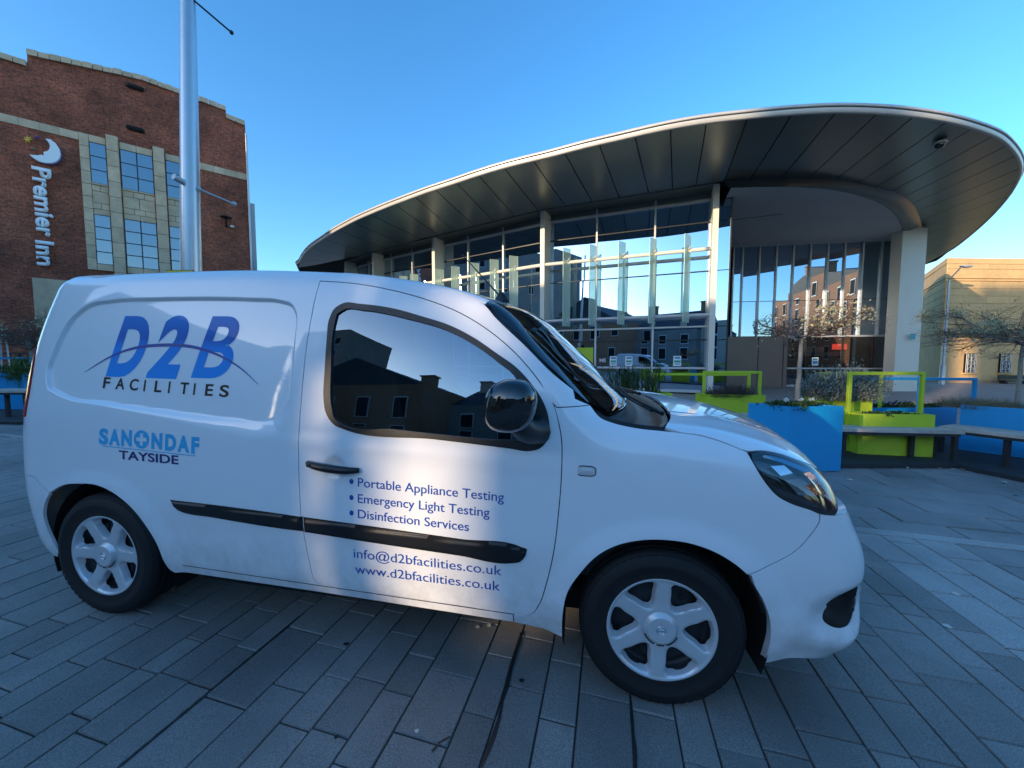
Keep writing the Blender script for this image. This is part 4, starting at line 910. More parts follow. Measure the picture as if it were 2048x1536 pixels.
for k in range(len(joints)-1):
    cur = sub_curve(JO[k], JO[k+1]); a2, b2 = JI[k], JI[k+1]; n = len(cur)
    sh = .006; inn = [a2.lerp(b2, t/(n-1)) for t in range(n)]
    V = []; 
    for i in range(n):
        o_, i_ = cur[i], inn[i]; f = (i/(n-1)-.5)
        dn = (b2-a2)
        g2 = .018*(-1 if i == 0 else (1 if i == n-1 else 0))*-1
        td = (cur[-1]-cur[0]).normalized(); ti = (inn[-1]-inn[0]).normalized() if (inn[-1]-inn[0]).length > 1e-4 else td
        mid = o_.lerp(i_, .55)-Vector((0, 0, .02))
        for p, t_ in ((o_, td), (o_.lerp(i_, .28)-Vector((0, 0, .015)), td), (mid, td), (o_.lerp(i_, .8)-Vector((0, 0, .012)), ti), (i_, ti)): V.append(p+t_*g2)
    m_ = 5; top = [v+Vector((0, 0, .04)) for v in V]; mb = MB()
    mb.add(V, [(i*m_+j, i*m_+j+1, (i+1)*m_+j+1, (i+1)*m_+j) for i in range(n-1) for j in range(m_-1)], True); mb.add(V+top, [(j, j+n*m_, j+1+n*m_, j+1) for j in range(m_-1)]+[((n-1)*m_+j+1, (n-1)*m_+j+1+n*m_, (n-1)*m_+j+n*m_, (n-1)*m_+j) for j in range(m_-1)])
    me = mb.mesh('soffit_panel'); 
    link('soffit_panel', me, M['soffit'], hall)
# roof slab above and the fascia band
back = [Vector((27, 31, CAM_H+HS)), Vector((20, 40, CAM_H+HS)), Vector((8, 45, CAM_H+HS)), Vector((-6, 43.5, CAM_H+HS)), Vector((-14.5, 40, CAM_H+HS)), Vector((-17.3, 33.5, CAM_H+HS))]
def closed_smooth(P, n):
    out = []
    m_ = len(P)
    for i in range(m_):
        p0, p1, p2, p3 = P[i-1], P[i], P[(i+1) % m_], P[(i+2) % m_]
        for k in range(n):
            t = k/n; out.append(.5*((2*p1)+(-p0+p2)*t+(2*p0-5*p1+4*p2-p3)*t*t+(-p0+3*p1-3*p2+p3)*t**3))
    return out
RIM = closed_smooth(OUT+back, 3)
cen = sum(RIM, Vector())/len(RIM)
def outw(i):
    d = (RIM[(i+1) % len(RIM)]-RIM[i-1]); d.z = 0; d.normalize(); n = Vector((d.y, -d.x, 0)); return n if n.dot(RIM[i]-cen) > 0 else -n
def band(name, prof, m):
    mb = MB(); n = len(RIM); k = len(prof); V = []
    for i in range(n):
        o = outw(i)
        for (r, h) in prof: V.append(RIM[i]+o*r+Vector((0, 0, h)))
    mb.add(V, [(i*k+j, ((i+1) % n)*k+j, ((i+1) % n)*k+j+1, i*k+j+1) for i in range(n) for j in range(k-1)], True); return mb.build(name, m, hall)
band('fascia', [(-.02, -.02), (.03, -.02), (.05, .0), (.06, .10)], M['fascia']); band('fascia_groove', [(.06, .10), (.01, .103), (.01, .12)], M['darkframe']); band('fascia_trim', [(.01, .12), (.08, .123), (.10, .14), (.07, .21), (-.05, .24)], M['fascia'])
mb = MB(); mb.add([p+Vector((0, 0, .235)) for p in RIM], [tuple(range(len(RIM)))]); mb.build('roof', M['fascia'], hall); mb = MB(); mb.add([p+Vector((0, 0, .05)) for p in RIM], [tuple(range(len(RIM)))[::-1]]); mb.build('roof_underside', M['seam'], hall)
# ring beam: dark curved lip below the soffit, and the grey ceiling of the entrance recess
lipA = [(1449, 362), (1501, 358), (1563, 356), (1618, 356), (1672, 359), (1716, 366), (1751, 374), (1783, 382), (1808, 393), (1824, 407), (1834, 422), (1841, 440), (1845, 468)]
lipB = [(1462, 376), (1510, 374.5), (1560, 374), (1610, 375.5), (1655, 379), (1690, 385), (1722, 393), (1748, 402), (1768, 412), (1784, 424), (1795, 437), (1802, 452), (1804, 474)]
A_ = [flat(x, y, HS) for x, y in lipA]; B_ = [flat(x, y, HS-.32) for x, y in lipB]
M['lip'] = mat('shaded_soffit_metal', (.12, .13, .125), .35, metal=.5)  # soffit metal made darker: shade of its downward face put into the colour
def cr(P, n=5):
    out = []
    for i in range(len(P)-1):
        p0 = P[max(i-1, 0)]; p1 = P[i]; p2 = P[i+1]; p3 = P[min(i+2, len(P)-1)]
        for k in range(n): t = k/n; out.append(.5*((2*p1)+(-p0+p2)*t+(2*p0-5*p1+4*p2-p3)*t*t+(-p0+3*p1-3*p2+p3)*t**3))
    return out+[P[-1]]
A2_, B2_ = cr(A_), cr(B_); mb = MB(); V = []
for a, d in zip(A2_, B2_):
    for t, dz in ((0, 0), (.15, -.05), (.35, -.09), (.6, -.10), (.85, -.04), (1, 0)): V.append(a.lerp(d, t)+Vector((0, 0, dz)))
mb.add(V, [(i*6+j, i*6+j+1, (i+1)*6+j+1, (i+1)*6+j) for i in range(len(A2_)-1) for j in range(5)], True); mb.build('ring_beam', M['lip'], hall)
gl0, gl1 = flat(1457, 493, HS-.30), flat(1800, 478, HS-.30)
mb = MB(); zc = Vector((0, 0, CAM_H+HS-.31)); poly = [Vector((p.x, p.y, 0))+zc for p in B_]+[Vector((gl1.x+.6, gl1.y+.6, 0))+zc, Vector((gl0.x-1.2, gl0.y+.9, 0))+zc]
mb.add(poly, [tuple(range(len(poly)))]); mb.build('recess_ceiling', M['ceil'], hall)
mb = MB(); q0 = B_[4].lerp(gl0, .55); q1 = B_[4].lerp(gl1, .55); c0_, c1_ = flat(1459, 440, HS-.315), flat(1566, 428, HS-.315); mb.tube([c0_, c1_], .012, 4); mb.build('ceiling_joint', M['darkframe'], hall)
# ---- glazed front with columns
colp = [flat(690, 522, HS), flat(745, 505, HS), flat(866, 474, HS), flat(1085, 420, HS), flat(1434, 366, HS)]
colp = [Vector((p.x, p.y, 0)) for p in colp]
nrm_at = []
for i in range(len(colp)):
    d = colp[min(i+1, len(colp)-1)]-colp[max(i-1, 0)]; d.normalize(); nrm_at.append(Vector((d.y, -d.x, 0)))       # towards the square
ZT = CAM_H+HS
def col_dir(i): return math.atan2(nrm_at[i].y, nrm_at[i].x)
for i, p in enumerate(colp):
    n = nrm_at[i]; d = 1.0; t = .20; g0 = gz(p.x, p.y); s = Vector((-n.y, n.x, 0))
    mb = MB(); a, b2 = p+s*t/2, p-s*t/2
    mb.prism([(q.x, q.y) for q in (a, b2, b2-n*d, a-n*d)], g0, ZT-.03); mb.build('column', M['cream'], hall)
def seg(p, q, t): return p.lerp(q, t)
zrow = [0.0, .98, 2.12, 2.66, 4.85, 6.75, HS+CAM_H+.02-.35]
fr = {1: [1/3, 2/3], 2: None, 3: None, 0: [.5]}
def frac_on(p, q, px):                   # where the line of sight through column px meets the wall line p-q
    u = (px-1024)/F_PX/CP
    den = (q-p).x-u*(q-p).y*1.0
    return -(p.x-u*p.y)/den
for i in range(4):
    n0, n1 = nrm_at[i], nrm_at[i+1]; p = colp[i]-n0*.78; q = colp[i+1]-n1*.78; w = (q-p).normalized(); n = Vector((w.y, -w.x, 0))
    fs = {0: [.5], 1: [frac_on(p, q, x) for x in (789, 830)], 2: [frac_on(p, q, x) for x in (939.5, 1008)], 3: [frac_on(p, q, x) for x in (1190, 1303)]}[i]
    ts = [0]+fs+[1]; g0 = gz(p.x, p.y)
    for a, b2 in zip(ts[:-1], ts[1:]):
        A0, B0 = seg(p, q, a), seg(p, q, b2)
        for z0, z1 in zip(zrow[:-1], zrow[1:]):
            c = (A0+B0)/2; c.z = g0*0+(z0+z1)/2; W = (B0-A0).length-.04; H = z1-z0-.025
            mb = MB(); mb.box((0, 0, 0), (W, .02, H)); o = mb.build('window_pane', M['glass_h'], hall); o.matrix_parent_inverse = Matrix(); 
            R = Matrix.Rotation(math.atan2(w.y, w.x), 4, 'Z') @ Matrix.Rotation(r2.gauss(0, .0035), 4, 'X') @ Matrix.Rotation(r2.gauss(0, .0035), 4, 'Z')
            o.matrix_basis = Matrix.Translation(-hall.location) @ Matrix.Translation(c) @ R
    for t in fs:
        c = seg(p, q, t)+n*.03; mb = MB(); mb.box((c.x, c.y, (ZT+g0)/2), (.07, .12, ZT-g0), rz=math.atan2(w.y, w.x)); mb.build('mullion', M['frame'], hall)
    for z, m, hh, dd in ((2.66, 'frame', .07, .12), (.98, 'frame', .08, .22), (2.12, 'darkframe', .05, .06), (4.85, 'darkframe', .035, .05), (6.75, 'darkframe', .05, .08), (zrow[-1]+.02, 'frame', .09, .14), (.03, 'frame', .1, .2)):
        c = (p+q)/2+n*.035; mb = MB(); mb.box((c.x, c.y, z), ((q-p).length, dd, hh), rz=math.atan2(w.y, w.x), b=.005); mb.build('transom', M[m], hall)
    mb = MB(); c = (p+q)/2; mb.box((c.x, c.y, ZT-.17), ((q-p).length, .1, .26), rz=math.atan2(w.y, w.x)); mb.build('head_panel', M['soffit'], hall)
    mb = MB(); mb.prism([(v.x, v.y) for v in (colp[i]+n0*.05, colp[i+1]+n1*.05, colp[i+1]-n1*.9, colp[i]-n0*.9)], ZT-.035, ZT+.02); mb.build('soffit_margin', M['soffit'], hall)
    if i >= 1:                              # two bracing tubes with glass fins
        e0 = colp[i]-n0*.10+w*.0; e1 = colp[i+1]-n1*.10
        for zt, r in ((5.55, .075), (3.05, .07)):
            a, b2 = e0+Vector((0, 0, zt)), e1+Vector((0, 0, zt)); mb = MB(); mb.tube([a, b2], r, 14); tb = mb.build('bracing_tube', M['cream' if zt > 4 else 'frame'], hall)
        fins = {3: [1133, 1184, 1240, 1300, 1367], 2: [886, 917, 955, 993, 1031], 1: [762, 778, 796, 815, 836]}[i]
        for px in fins:
            t = frac_on(e0, e1, px); c = e0.lerp(e1, t)+n*.16
            ang = math.atan2(w.y, w.x)+math.radians(58)
            mb = MB(); mb.box((c.x, c.y, 4.45), (.42, .022, 3.35), rz=ang); fo = mb.build('glass_fin', M['fin'], hall)
            mb = MB()
            for s in (-1, 1): mb.box((c.x+s*.211*math.cos(ang), c.y+s*.211*math.sin(ang), 4.45), (.012, .024, 3.35), rz=ang)
            mb.build('fin_edge', M['fin2'], hall)
            for zt in (5.55, 3.05):
                mb = MB(); o1 = e0.lerp(e1, t); c3 = Vector((o1.x, o1.y, zt))+n*.10
                for sx, sz in ((1, 1), (1, -1), (-1, 1), (-1, -1)): mb.tube([c3, c3+w*.13*sx+n*.10+Vector((0, 0, .13*sz))], [.022, .012], 6)
                mb.build('spider_clamp', M['cream'], hall)
# short return of the glass past the last column, then the side of the entrance recess
pe = colp[4]-nrm_at[4]*.78; w = (colp[4]-colp[3]).normalized(); pr = pe+w*.62
for z0, z1 in zip(zrow[:-1], zrow[1:]):
    c = (pe+pr)/2; mb = MB(); mb.box((c.x, c.y, (z0+z1)/2), ((pr-pe).length-.03, .02, z1-z0-.03), rz=math.atan2(w.y, w.x)); mb.build('window_pane', M['glass_h'], hall)
mb = MB(); mb.box((pr.x, pr.y, ZT/2-.1), (.05, .10, ZT+.1), rz=math.atan2(w.y, w.x)); mb.build('mullion', M['darkframe'], hall)
mb = MB(); gA = Vector((gl0.x, gl0.y, 0)); d = (gA-pr).normalized(); s = Vector((-d.y, d.x, 0))*.1; mb.prism([(v.x, v.y) for v in (pr+s*.2, gA+s*.2, gA+s*2, pr+s*2)], -.6, ZT-.1); mb.build('side_wall', M['wall_dk'], hall)
# inside: dark back wall, floor and a gallery
def wallbox(name, a, b2, z0, z1, m, th=.2, par=None):
    d = (b2-a); L_ = d.length; mb = MB(); c = (a+b2)/2; mb.box((c.x, c.y, (z0+z1)/2), (L_, th, z1-z0), rz=math.atan2(d.y, d.x)); return mb.build(name, m, par or hall)
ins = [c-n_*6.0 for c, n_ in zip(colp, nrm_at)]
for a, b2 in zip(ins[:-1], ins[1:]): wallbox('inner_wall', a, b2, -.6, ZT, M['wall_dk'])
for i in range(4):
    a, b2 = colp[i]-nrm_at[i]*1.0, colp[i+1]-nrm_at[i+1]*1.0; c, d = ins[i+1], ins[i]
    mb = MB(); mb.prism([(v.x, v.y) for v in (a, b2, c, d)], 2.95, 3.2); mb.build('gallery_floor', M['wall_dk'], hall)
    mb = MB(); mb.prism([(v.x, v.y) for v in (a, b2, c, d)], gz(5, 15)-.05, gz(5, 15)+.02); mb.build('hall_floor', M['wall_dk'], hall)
# entrance wall glazing
G0, G1 = Vector((gl0.x, gl0.y, 0)), Vector((gl1.x, gl1.y, 0)); gw = (G1-G0).normalized(); gn = Vector((gw.y, -gw.x, 0)); ga = math.atan2(gw.y, gw.x)
mpx = [1457, 1475, 1508, 1541, 1574, 1607, 1641, 1674, 1709, 1746, 1797]; mts = [frac_on(G0, G1, x) for x in mpx]; zg = gz(16, 20)
z_hd = CAM_H+HS-.36; zrows = [2.62, 4.55, z_hd]
for k, (a, b2) in enumerate(zip(mts[:-1], mts[1:])):
    A0, B0 = seg(G0, G1, a), seg(G0, G1, b2)
    zs = zrows if k < 9 else [2.62, 4.55, 6.85, z_hd]
    for z0, z1 in zip(zs[:-1], zs[1:]):
        c = (A0+B0)/2; mb = MB(); mb.box((0, 0, 0), ((B0-A0).length-.05, .02, z1-z0-.03)); o = mb.build('window_pane', M['glass_h'], hall); o.matrix_parent_inverse = Matrix()
        o.matrix_basis = Matrix.Translation(-hall.location) @ Matrix.Translation((c.x, c.y, (z0+z1)/2)) @ Matrix.Rotation(ga+r2.gauss(0, .012), 4, 'Z') @ Matrix.Rotation(r2.gauss(0, .010), 4, 'X')
for t in mts:
    c = seg(G0, G1, t)+gn*.04; mb = MB(); mb.box((c.x, c.y, (2.6+z_hd)/2), (.07, .14, z_hd-2.6), rz=ga); mb.build('mullion', M['frame'], hall)
c = (G0+G1)/2+gn*.04; mb = MB(); mb.box((c.x, c.y, z_hd+.05), ((G1-G0).length+.1, .16, .12), rz=ga); mb.build('head_frame', M['cream'], hall)
LWt = [frac_on(G0, G1, x) for x in (1570, 1607, 1680, 1740, 1790)]
a, b2 = seg(G0, G1, LWt[0]), seg(G0, G1, LWt[-1]); c = (a+b2)/2+gn*.05
for z, hh in ((2.60, .09), (.86, .08), (zg+.1, .12)): mb = MB(); mb.box((c.x, c.y, z), ((b2-a).length, .18, hh), rz=ga, b=.005); mb.build('transom', M['frame'], hall)
for k, (t0, t1) in enumerate(zip(LWt[:-1], LWt[1:])):
    A0, B0 = seg(G0, G1, t0), seg(G0, G1, t1); cc = (A0+B0)/2
    for z0, z1 in ((zg+.15, .82), (.9, 2.55)): mb = MB(); mb.box((cc.x, cc.y, (z0+z1)/2), ((B0-A0).length-.05, .02, z1-z0), rz=ga); mb.build('window_pane', M['glass_lo'] if 'glass_lo' in M else M.setdefault('glass_lo', glass_mat('shop_glass', (.55, .6, .6), .10, 1.5)), hall)
    mb = MB(); mb.box((A0.x+gn.x*.03, A0.y+gn.y*.03, (zg+2.55)/2), (.05, .1, 2.55-zg), rz=ga); mb.build('mullion', M['darkframe'], hall)
mb = MB(); cc = b2+gn*.03; mb.box((cc.x, cc.y, (zg+z_hd)/2), (.12, .16, z_hd-zg), rz=ga); mb.build('mullion', M['frame'], hall)
BP = [frac_on(G0, G1, x) for x in (1448, 1512, 1562, 1571)]
for t0, t1 in zip(BP[:-1], BP[1:]):
    A0, B0 = seg(G0, G1, t0)+gn*.06, seg(G0, G1, t1)+gn*.06; cc = (A0+B0)/2; mb = MB(); mb.box((cc.x, cc.y, (zg+2.62)/2), ((B0-A0).length-.03, .08, 2.60-zg), rz=ga, b=.006); mb.build('cladding_panel', M['bronze'], hall)
ib0, ib1 = G0-gn*4.5+gw*-3, G1-gn*4.5+gw*.5
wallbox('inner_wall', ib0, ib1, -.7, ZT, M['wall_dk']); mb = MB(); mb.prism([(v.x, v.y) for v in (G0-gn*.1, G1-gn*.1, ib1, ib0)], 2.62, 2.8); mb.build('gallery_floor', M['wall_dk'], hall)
M['redwall'] = mat('red_partition', (.30, .035, .02), .6); M['redlit'] = mat('red_lit_sign', (.6, .03, .02), .5, emis=(.9, .06, .03, .8)); M['shelf'] = mat('counter_pale', (.35, .37, .36), .5)
def inside(name, px, py0, py1, depth, w, m, th=.1):
    t = frac_on(G0-gn*depth, G1-gn*depth, px); p = seg(G0-gn*depth, G1-gn*depth, t); z0 = at(px, py1, p.y).z; z1 = at(px, py0, p.y).z
    mb = MB(); mb.box((p.x, p.y, (z0+z1)/2), (w, th, z1-z0), rz=ga); return mb.build(name, m, hall)
inside('partition', 1712, 676, 750, 2.2, 1.6, M['redwall']); inside('lit_sign', 1675, 688, 699, 1.2, .7, M['redlit']); inside('counter', 1632, 704, 712, 1.4, 3.0, M['shelf']); inside('interior_column', 1738, 676, 738, 1.8, .22, M['frame'])
inside('menu_board', 1620, 694, 704, 1.6, 1.2, M['pale']); inside('counter_front', 1640, 755, 776, 2.0, 2.4, M['shelf'])
# big end column
cc = flat(1816, 477, HS-.25); p0, p1 = at(1791, 700, 18.7), at(1839, 700, 18.9)
d = Vector((p1.x-p0.x, p1.y-p0.y, 0)); L_ = d.length; d.normalize(); s = Vector((-d.y, d.x, 0)); a = Vector((p0.x, p0.y, 0)); b2 = a+d*L_
mb = MB(); mb.prism([(v.x, v.y) for v in (a, b2, b2+s*.5, a+s*.5)], gz(a.x, a.y)-.1, ZT-.1); bc = mb.build('end_column', M['cream'], hall)
c = at(1825, 673, 18.68); mb = MB(); mb.box((c.x, c.y-.02, c.z), (.30, .012, .28), rz=math.atan2(d.y, d.x)); o = mb.build('square_sticker', mat('teal_sticker', (.02, .32, .38), .5), hall)
# body of the hall behind, seen beyond the column under the canopy
pts = [(JI[-4].x+.1, JI[-4].y), (JI[-1].x, JI[-1].y), (20, 40), (-4, 40), (-14, 34), (ins[0].x, ins[0].y), (ins[2].x, ins[2].y-0), (12, 27), (a.x+1.1, a.y+2.2)]
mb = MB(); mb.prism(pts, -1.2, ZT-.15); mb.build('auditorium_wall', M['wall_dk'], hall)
# dome camera under the canopy
c = flat(1880, 287, HS-.10); mb = MB(); mb.lathe([(.16, 0), (.17, -.03), (.15, -.06), (0, -.06)], Matrix.Translation(c+Vector((0, 0, .04))), 20); dc = mb.build('dome_camera', M['frame']); tag(dc, 'white dome security camera fixed under the right end of the canopy', 'security camera')
mb = MB(); mb.ball(c+Vector((0, 0, -.03)), .12, 16, 8, (1, 1, 1)); mb.build('camera_dome', M['gloss_black'], dc)
# notices in the low windows
M['notice'] = mat('notice_paper', (.72, .74, .74), .6); M['n_blue'] = mat('notice_blue', (.05, .25, .45), .6); M['n_green'] = mat('notice_green', (.05, .33, .25), .6); M['poster_y'] = mat('lime_poster', (.38, .50, .03), .6)
def front_wall_pt(px, py, i, off=.05):
    n0, n1 = nrm_at[i], nrm_at[i+1]; p = colp[i]-n0*.78; q = colp[i+1]-n1*.78; t = frac_on(p, q, px); c = seg(p, q, t); w_ = (q-p).normalized(); n = Vector((w_.y, -w_.x, 0)); c = c+n*off; r = at(px, py, c.y); return Vector((c.x, c.y, r.z)), math.atan2(w_.y, w_.x)
for k, (px, py, i, lab) in enumerate(((1226, 722, 3, 'white safety notice in hall window, leftmost of three along the ledge'), (1257, 722, 3, 'white safety notice in hall window, middle of three along the ledge'), (1353, 722, 3, 'white safety notice in hall window beside the tall cream column'))):
    c, a_ = front_wall_pt(px, py, i); mb = MB(); mb.box(c, (.30, .006, .42), rz=a_); o = mb.build('notice', M['notice']); tag(o, lab, 'notice', 'notices stuck inside the hall windows')
    for (dz, h, w_, m_) in ((.13, .08, .22, 'n_blue'), (-.02, .10, .24, 'n_green'), (-.13, .05, .2, 'n_blue')):
        mb = MB(); mb.box((c.x-.006*math.sin(-a_)*-1, c.y-.006, c.z+dz), (w_, .004, h), rz=a_); mb.build('printed_block', M[m_], o)
t = frac_on(G0, G1, 1627); p = seg(G0, G1, t)+gn*.04; z = at(1627, 723, p.y).z; mb = MB(); mb.box((p.x, p.y, z), (.32, .008, .44), rz=ga); o = mb.build('notice', M['notice']); tag(o, 'white notice in the low window right of the bronze panels', 'notice', 'notices stuck inside the hall windows')
mb = MB(); mb.box((p.x, p.y-.008, z+.12), (.24, .004, .09), rz=ga); mb.build('printed_block', M['n_blue'], o); mb = MB(); mb.box((p.x, p.y-.008, z-.05), (.24, .004, .14), rz=ga); mb.build('printed_block', M['n_blue'], o)
c, a_ = front_wall_pt(1166, 712, 3); mb = MB(); mb.box(c, (.9, .01, .75), rz=a_); po = mb.build('poster', M['poster_y']); tag(po, 'lime green poster with black HUNTER lettering in the hall window', 'poster')
def flat_text(s, c, ang, h, m, parent, depth=.0, roll=0.0, w=None, **k):
    me = text_mesh(s, **k); bm = bmesh.new(); bm.from_mesh(me); bpy.data.meshes.remove(me); xs = [v.co.x for v in bm.verts]
    me2 = text_mesh('H', **k); cap = max(v.co.y for v in me2.vertices); bpy.data.meshes.remove(me2); sc_ = h/cap; sx_ = sc_ if w is None else w/(max(xs)-min(xs)); mx_ = (max(xs)+min(xs))/2
    R = Matrix.Translation(c) @ Matrix.Rotation(ang, 4, 'Z') @ Matrix.Rotation(roll, 4, 'Y') @ Matrix.Rotation(PI/2, 4, 'X')
    for v in bm.verts: v.co = R @ Vector(((v.co.x-mx_)*sx_, v.co.y*sc_, 0))
    if depth:
        r = bmesh.ops.extrude_face_region(bm, geom=bm.faces[:]); n = (R.to_3x3() @ Vector((0, 0, 1)))
        for v in [g_ for g_ in r['geom'] if isinstance(g_, bmesh.types.BMVert)]: v.co += n*depth
        bmesh.ops.recalc_face_normals(bm, faces=bm.faces[:])
    me = bpy.data.meshes.new('lettering'); bm.to_mesh(me); bm.free(); return link('lettering', me, m, parent)
flat_text('HUNTER', c+Vector((.06, -.02, .10)), a_, .13, M['black_text'], po, bold=.01); flat_text('us!', c+Vector((.22, -.02, -.14)), a_, .12, M['black_text'], po, bold=.01)
c, a_ = front_wall_pt(1205, 725, 3); lt = empty('window_letters', (c.x, c.y, c.z)); tag(lt, 'black ME lettering on the hall window left of the white notices', 'lettering'); flat_text('ME', Vector((c.x, c.y, c.z+.02)), a_, .16, M['frame'], lt, bold=.03)
# ================================================================ BRICK HOTEL ON THE LEFT
def brick_mat(name, rotz, c1, c2, mort):
    m = bpy.data.materials.new(name); m.use_nodes = True; N = m.node_tree.nodes; L = m.node_tree.links; b = N['Principled BSDF']; b.inputs['Roughness'].default_value = .85
    g = N.new('ShaderNodeNewGeometry'); mp = N.new('ShaderNodeMapping'); mp.vector_type = 'POINT'; mp.inputs['Rotation'].default_value = (0, 0, -rotz); L.new(g.outputs['Position'], mp.inputs[0])
    sp = N.new('ShaderNodeSeparateXYZ'); L.new(mp.outputs[0], sp.inputs[0]); cb = N.new('ShaderNodeCombineXYZ'); L.new(sp.outputs['X'], cb.inputs['X']); L.new(sp.outputs['Z'], cb.inputs['Y'])
    br = N.new('ShaderNodeTexBrick'); L.new(cb.outputs[0], br.inputs[0]); br.inputs['Scale'].default_value = 1; br.inputs['Brick Width'].default_value = .235; br.inputs['Row Height'].default_value = .085; br.inputs['Mortar Size'].default_value = .009; br.inputs['Mortar Smooth'].default_value = .2
    br.inputs['Color1'].default_value = (*c1, 1); br.inputs['Color2'].default_value = (*c2, 1); br.inputs['Mortar'].default_value = (*mort, 1); br.inputs['Bias'].default_value = -.1
    nz = N.new('ShaderNodeTexNoise'); nz.inputs['Scale'].default_value = .55; nz.inputs['Detail'].default_value = 7; nz.inputs['Roughness'].default_value = .7; L.new(g.outputs['Position'], nz.inputs['Vector'])
    mr = N.new('ShaderNodeMapRange'); mr.inputs[1].default_value = .3; mr.inputs[2].default_value = .7; mr.inputs[3].default_value = .45; mr.inputs[4].default_value = 1.4; L.new(nz.outputs['Fac'], mr.inputs[0])
    n2 = N.new('ShaderNodeTexNoise'); n2.inputs['Scale'].default_value = 9; n2.inputs['Detail'].default_value = 2; L.new(cb.outputs[0], n2.inputs['Vector']); m2 = N.new('ShaderNodeMapRange'); m2.inputs[1].default_value = .3; m2.inputs[2].default_value = .7; m2.inputs[3].default_value = .6; m2.inputs[4].default_value = 1.35; L.new(n2.outputs['Fac'], m2.inputs[0])
    mm = N.new('ShaderNodeMath'); mm.operation = 'MULTIPLY'; L.new(mr.outputs[0], mm.inputs[0]); L.new(m2.outputs[0], mm.inputs[1])
    v = N.new('ShaderNodeVectorMath'); v.operation = 'SCALE'; L.new(br.outputs[0], v.inputs[0]); L.new(mm.outputs[0], v.inputs['Scale']); L.new(v.outputs[0], b.inputs['Base Color'])
    bp = N.new('ShaderNodeBump'); bp.inputs['Distance'].default_value = .01; L.new(br.outputs['Fac'], bp.inputs['Height']); bp.invert = True; L.new(bp.outputs[0], b.inputs['Normal'])
    return m
hA = at(50, 400, 19.4); hB = at(490, 400, 25.0); hA.z = hB.z = 0; hd = (hB-hA).normalized(); hn = Vector((hd.y, -hd.x, 0)); hang = math.atan2(hd.y, hd.x)
def onw(px, py, off=0.0):                 # pixel -> (distance along the wall, height)
    d = ray(px, py); o = Vector((0, 0, CAM_H)); t = ((hA+hn*off)-o).dot(hn)/d.dot(hn); p = o+d*t; return ((p-hA).dot(hd), p.z)
def W3(s, z, off=0.0): p = hA+hd*s+hn*off; return Vector((p.x, p.y, z))
Z1 = lambda x, y: (x/2.954, 80+y/2.954)
M['brick'] = brick_mat('red_brown_brick', hang, (.42, .095, .04), (.24, .055, .03), (.24, .14, .10))
M['sand'] = mat('sandstone', (.60, .44, .29), .85, noise=.22, nscale=2.0, bump=.004, bscale=30, random_v=.10)
M['blind'] = glass_mat('blue_grey_window', (.55, .60, .66), .22, 1.5)
M['blindback'] = mat('window_blind', (.34, .36, .40), .7)
hotel = empty('brick_hotel', (hA.x, hA.y, gz(hA.x, hA.y))); tag(hotel, 'dark red brick hotel with stone window bays and stepped parapet', 'building')
top = [onw(*Z1(*p)) for p in ((0, 108), (160, 158), (160, 90), (725, 212), (780, 214), (840, 240), (1065, 322), (1335, 418), (1335, 462), (1448, 508))]
top = [(-4.0, top[0][1]+.9)]+top
sR = top[-1][0]; zb = -1.0
ptsw = top+[(sR, zb), (-4.0, zb)]
mb = MB(); mb.extrude([W3(s, z) for s, z in ptsw], -hn*8); mb.build('wall', M['brick'], hotel)
# coping stones along the stepped top
def coping(a, b2, n, h=.34):
    for k in range(n):
        s0, z0 = a[0]+(b2[0]-a[0])*k/n, a[1]+(b2[1]-a[1])*k/n; s1, z1 = a[0]+(b2[0]-a[0])*(k+1)/n, a[1]+(b2[1]-a[1])*(k+1)/n; j = r2.uniform(-.02, .02); g_ = .012
        mb = MB(); mb.extrude([W3(s0+g_, z0-.02, .12+j), W3(s1-g_, z1-.02, .12+j), W3(s1-g_, z1+h+j, .12+j), W3(s0+g_, z0+h+j, .12+j)], -hn*.55); mb.build('coping_stone', M['sand'], hotel)
for (a, b2, n) in ((top[0], top[1], 4), (top[1], top[2], 2), (top[3], top[4], 9), (top[4], top[6], 2), (top[6], top[7], 5), (top[7], top[8], 5), (top[9], top[10], 2)): coping(a, b2, n, .24)
# string course
def strip(px0, px1, h, off, nm, m, n=8):
    a, b2 = onw(*px0), onw(*px1)
    for k in range(n):
        s0 = a[0]+(b2[0]-a[0])*k/n; s1 = a[0]+(b2[0]-a[0])*(k+1)/n; z0 = a[1]+(b2[1]-a[1])*k/n
        mb = MB(); mb.extrude([W3(s0+.006, z0-h, off), W3(s1-.006, z0-h, off), W3(s1-.006, z0, off), W3(s0+.006, z0, off)], -hn*(off+.05)); mb.build(nm, m, hotel)
zc = (onw(*Z1(15, 460))[1]+onw(*Z1(480, 563))[1]+onw(*Z1(1440, 770))[1]+onw(*Z1(1170, 712))[1])/4
def zbar(L): return sum(onw(*Z1(*p))[1] for p in L)/len(L)
def sbar(L): return sum(onw(*Z1(*p))[0] for p in L)/len(L)
sS0 = sbar([(482, 700), (500, 1200)]); sS1 = onw(*Z1(1128, 900))[0]
for (s0, s1, n) in ((-4, sS0, 9), (sS1, sR, 5)):
    for k in range(n):
        a = s0+(s1-s0)*k/n; b2 = s0+(s1-s0)*(k+1)/n; mb = MB(); mb.extrude([W3(a+.006, zc-.38, .04), W3(b2-.006, zc-.38, .04), W3(b2-.006, zc, .04), W3(a+.006, zc, .04)], -hn*.1); mb.build('string_course', M['sand'], hotel)
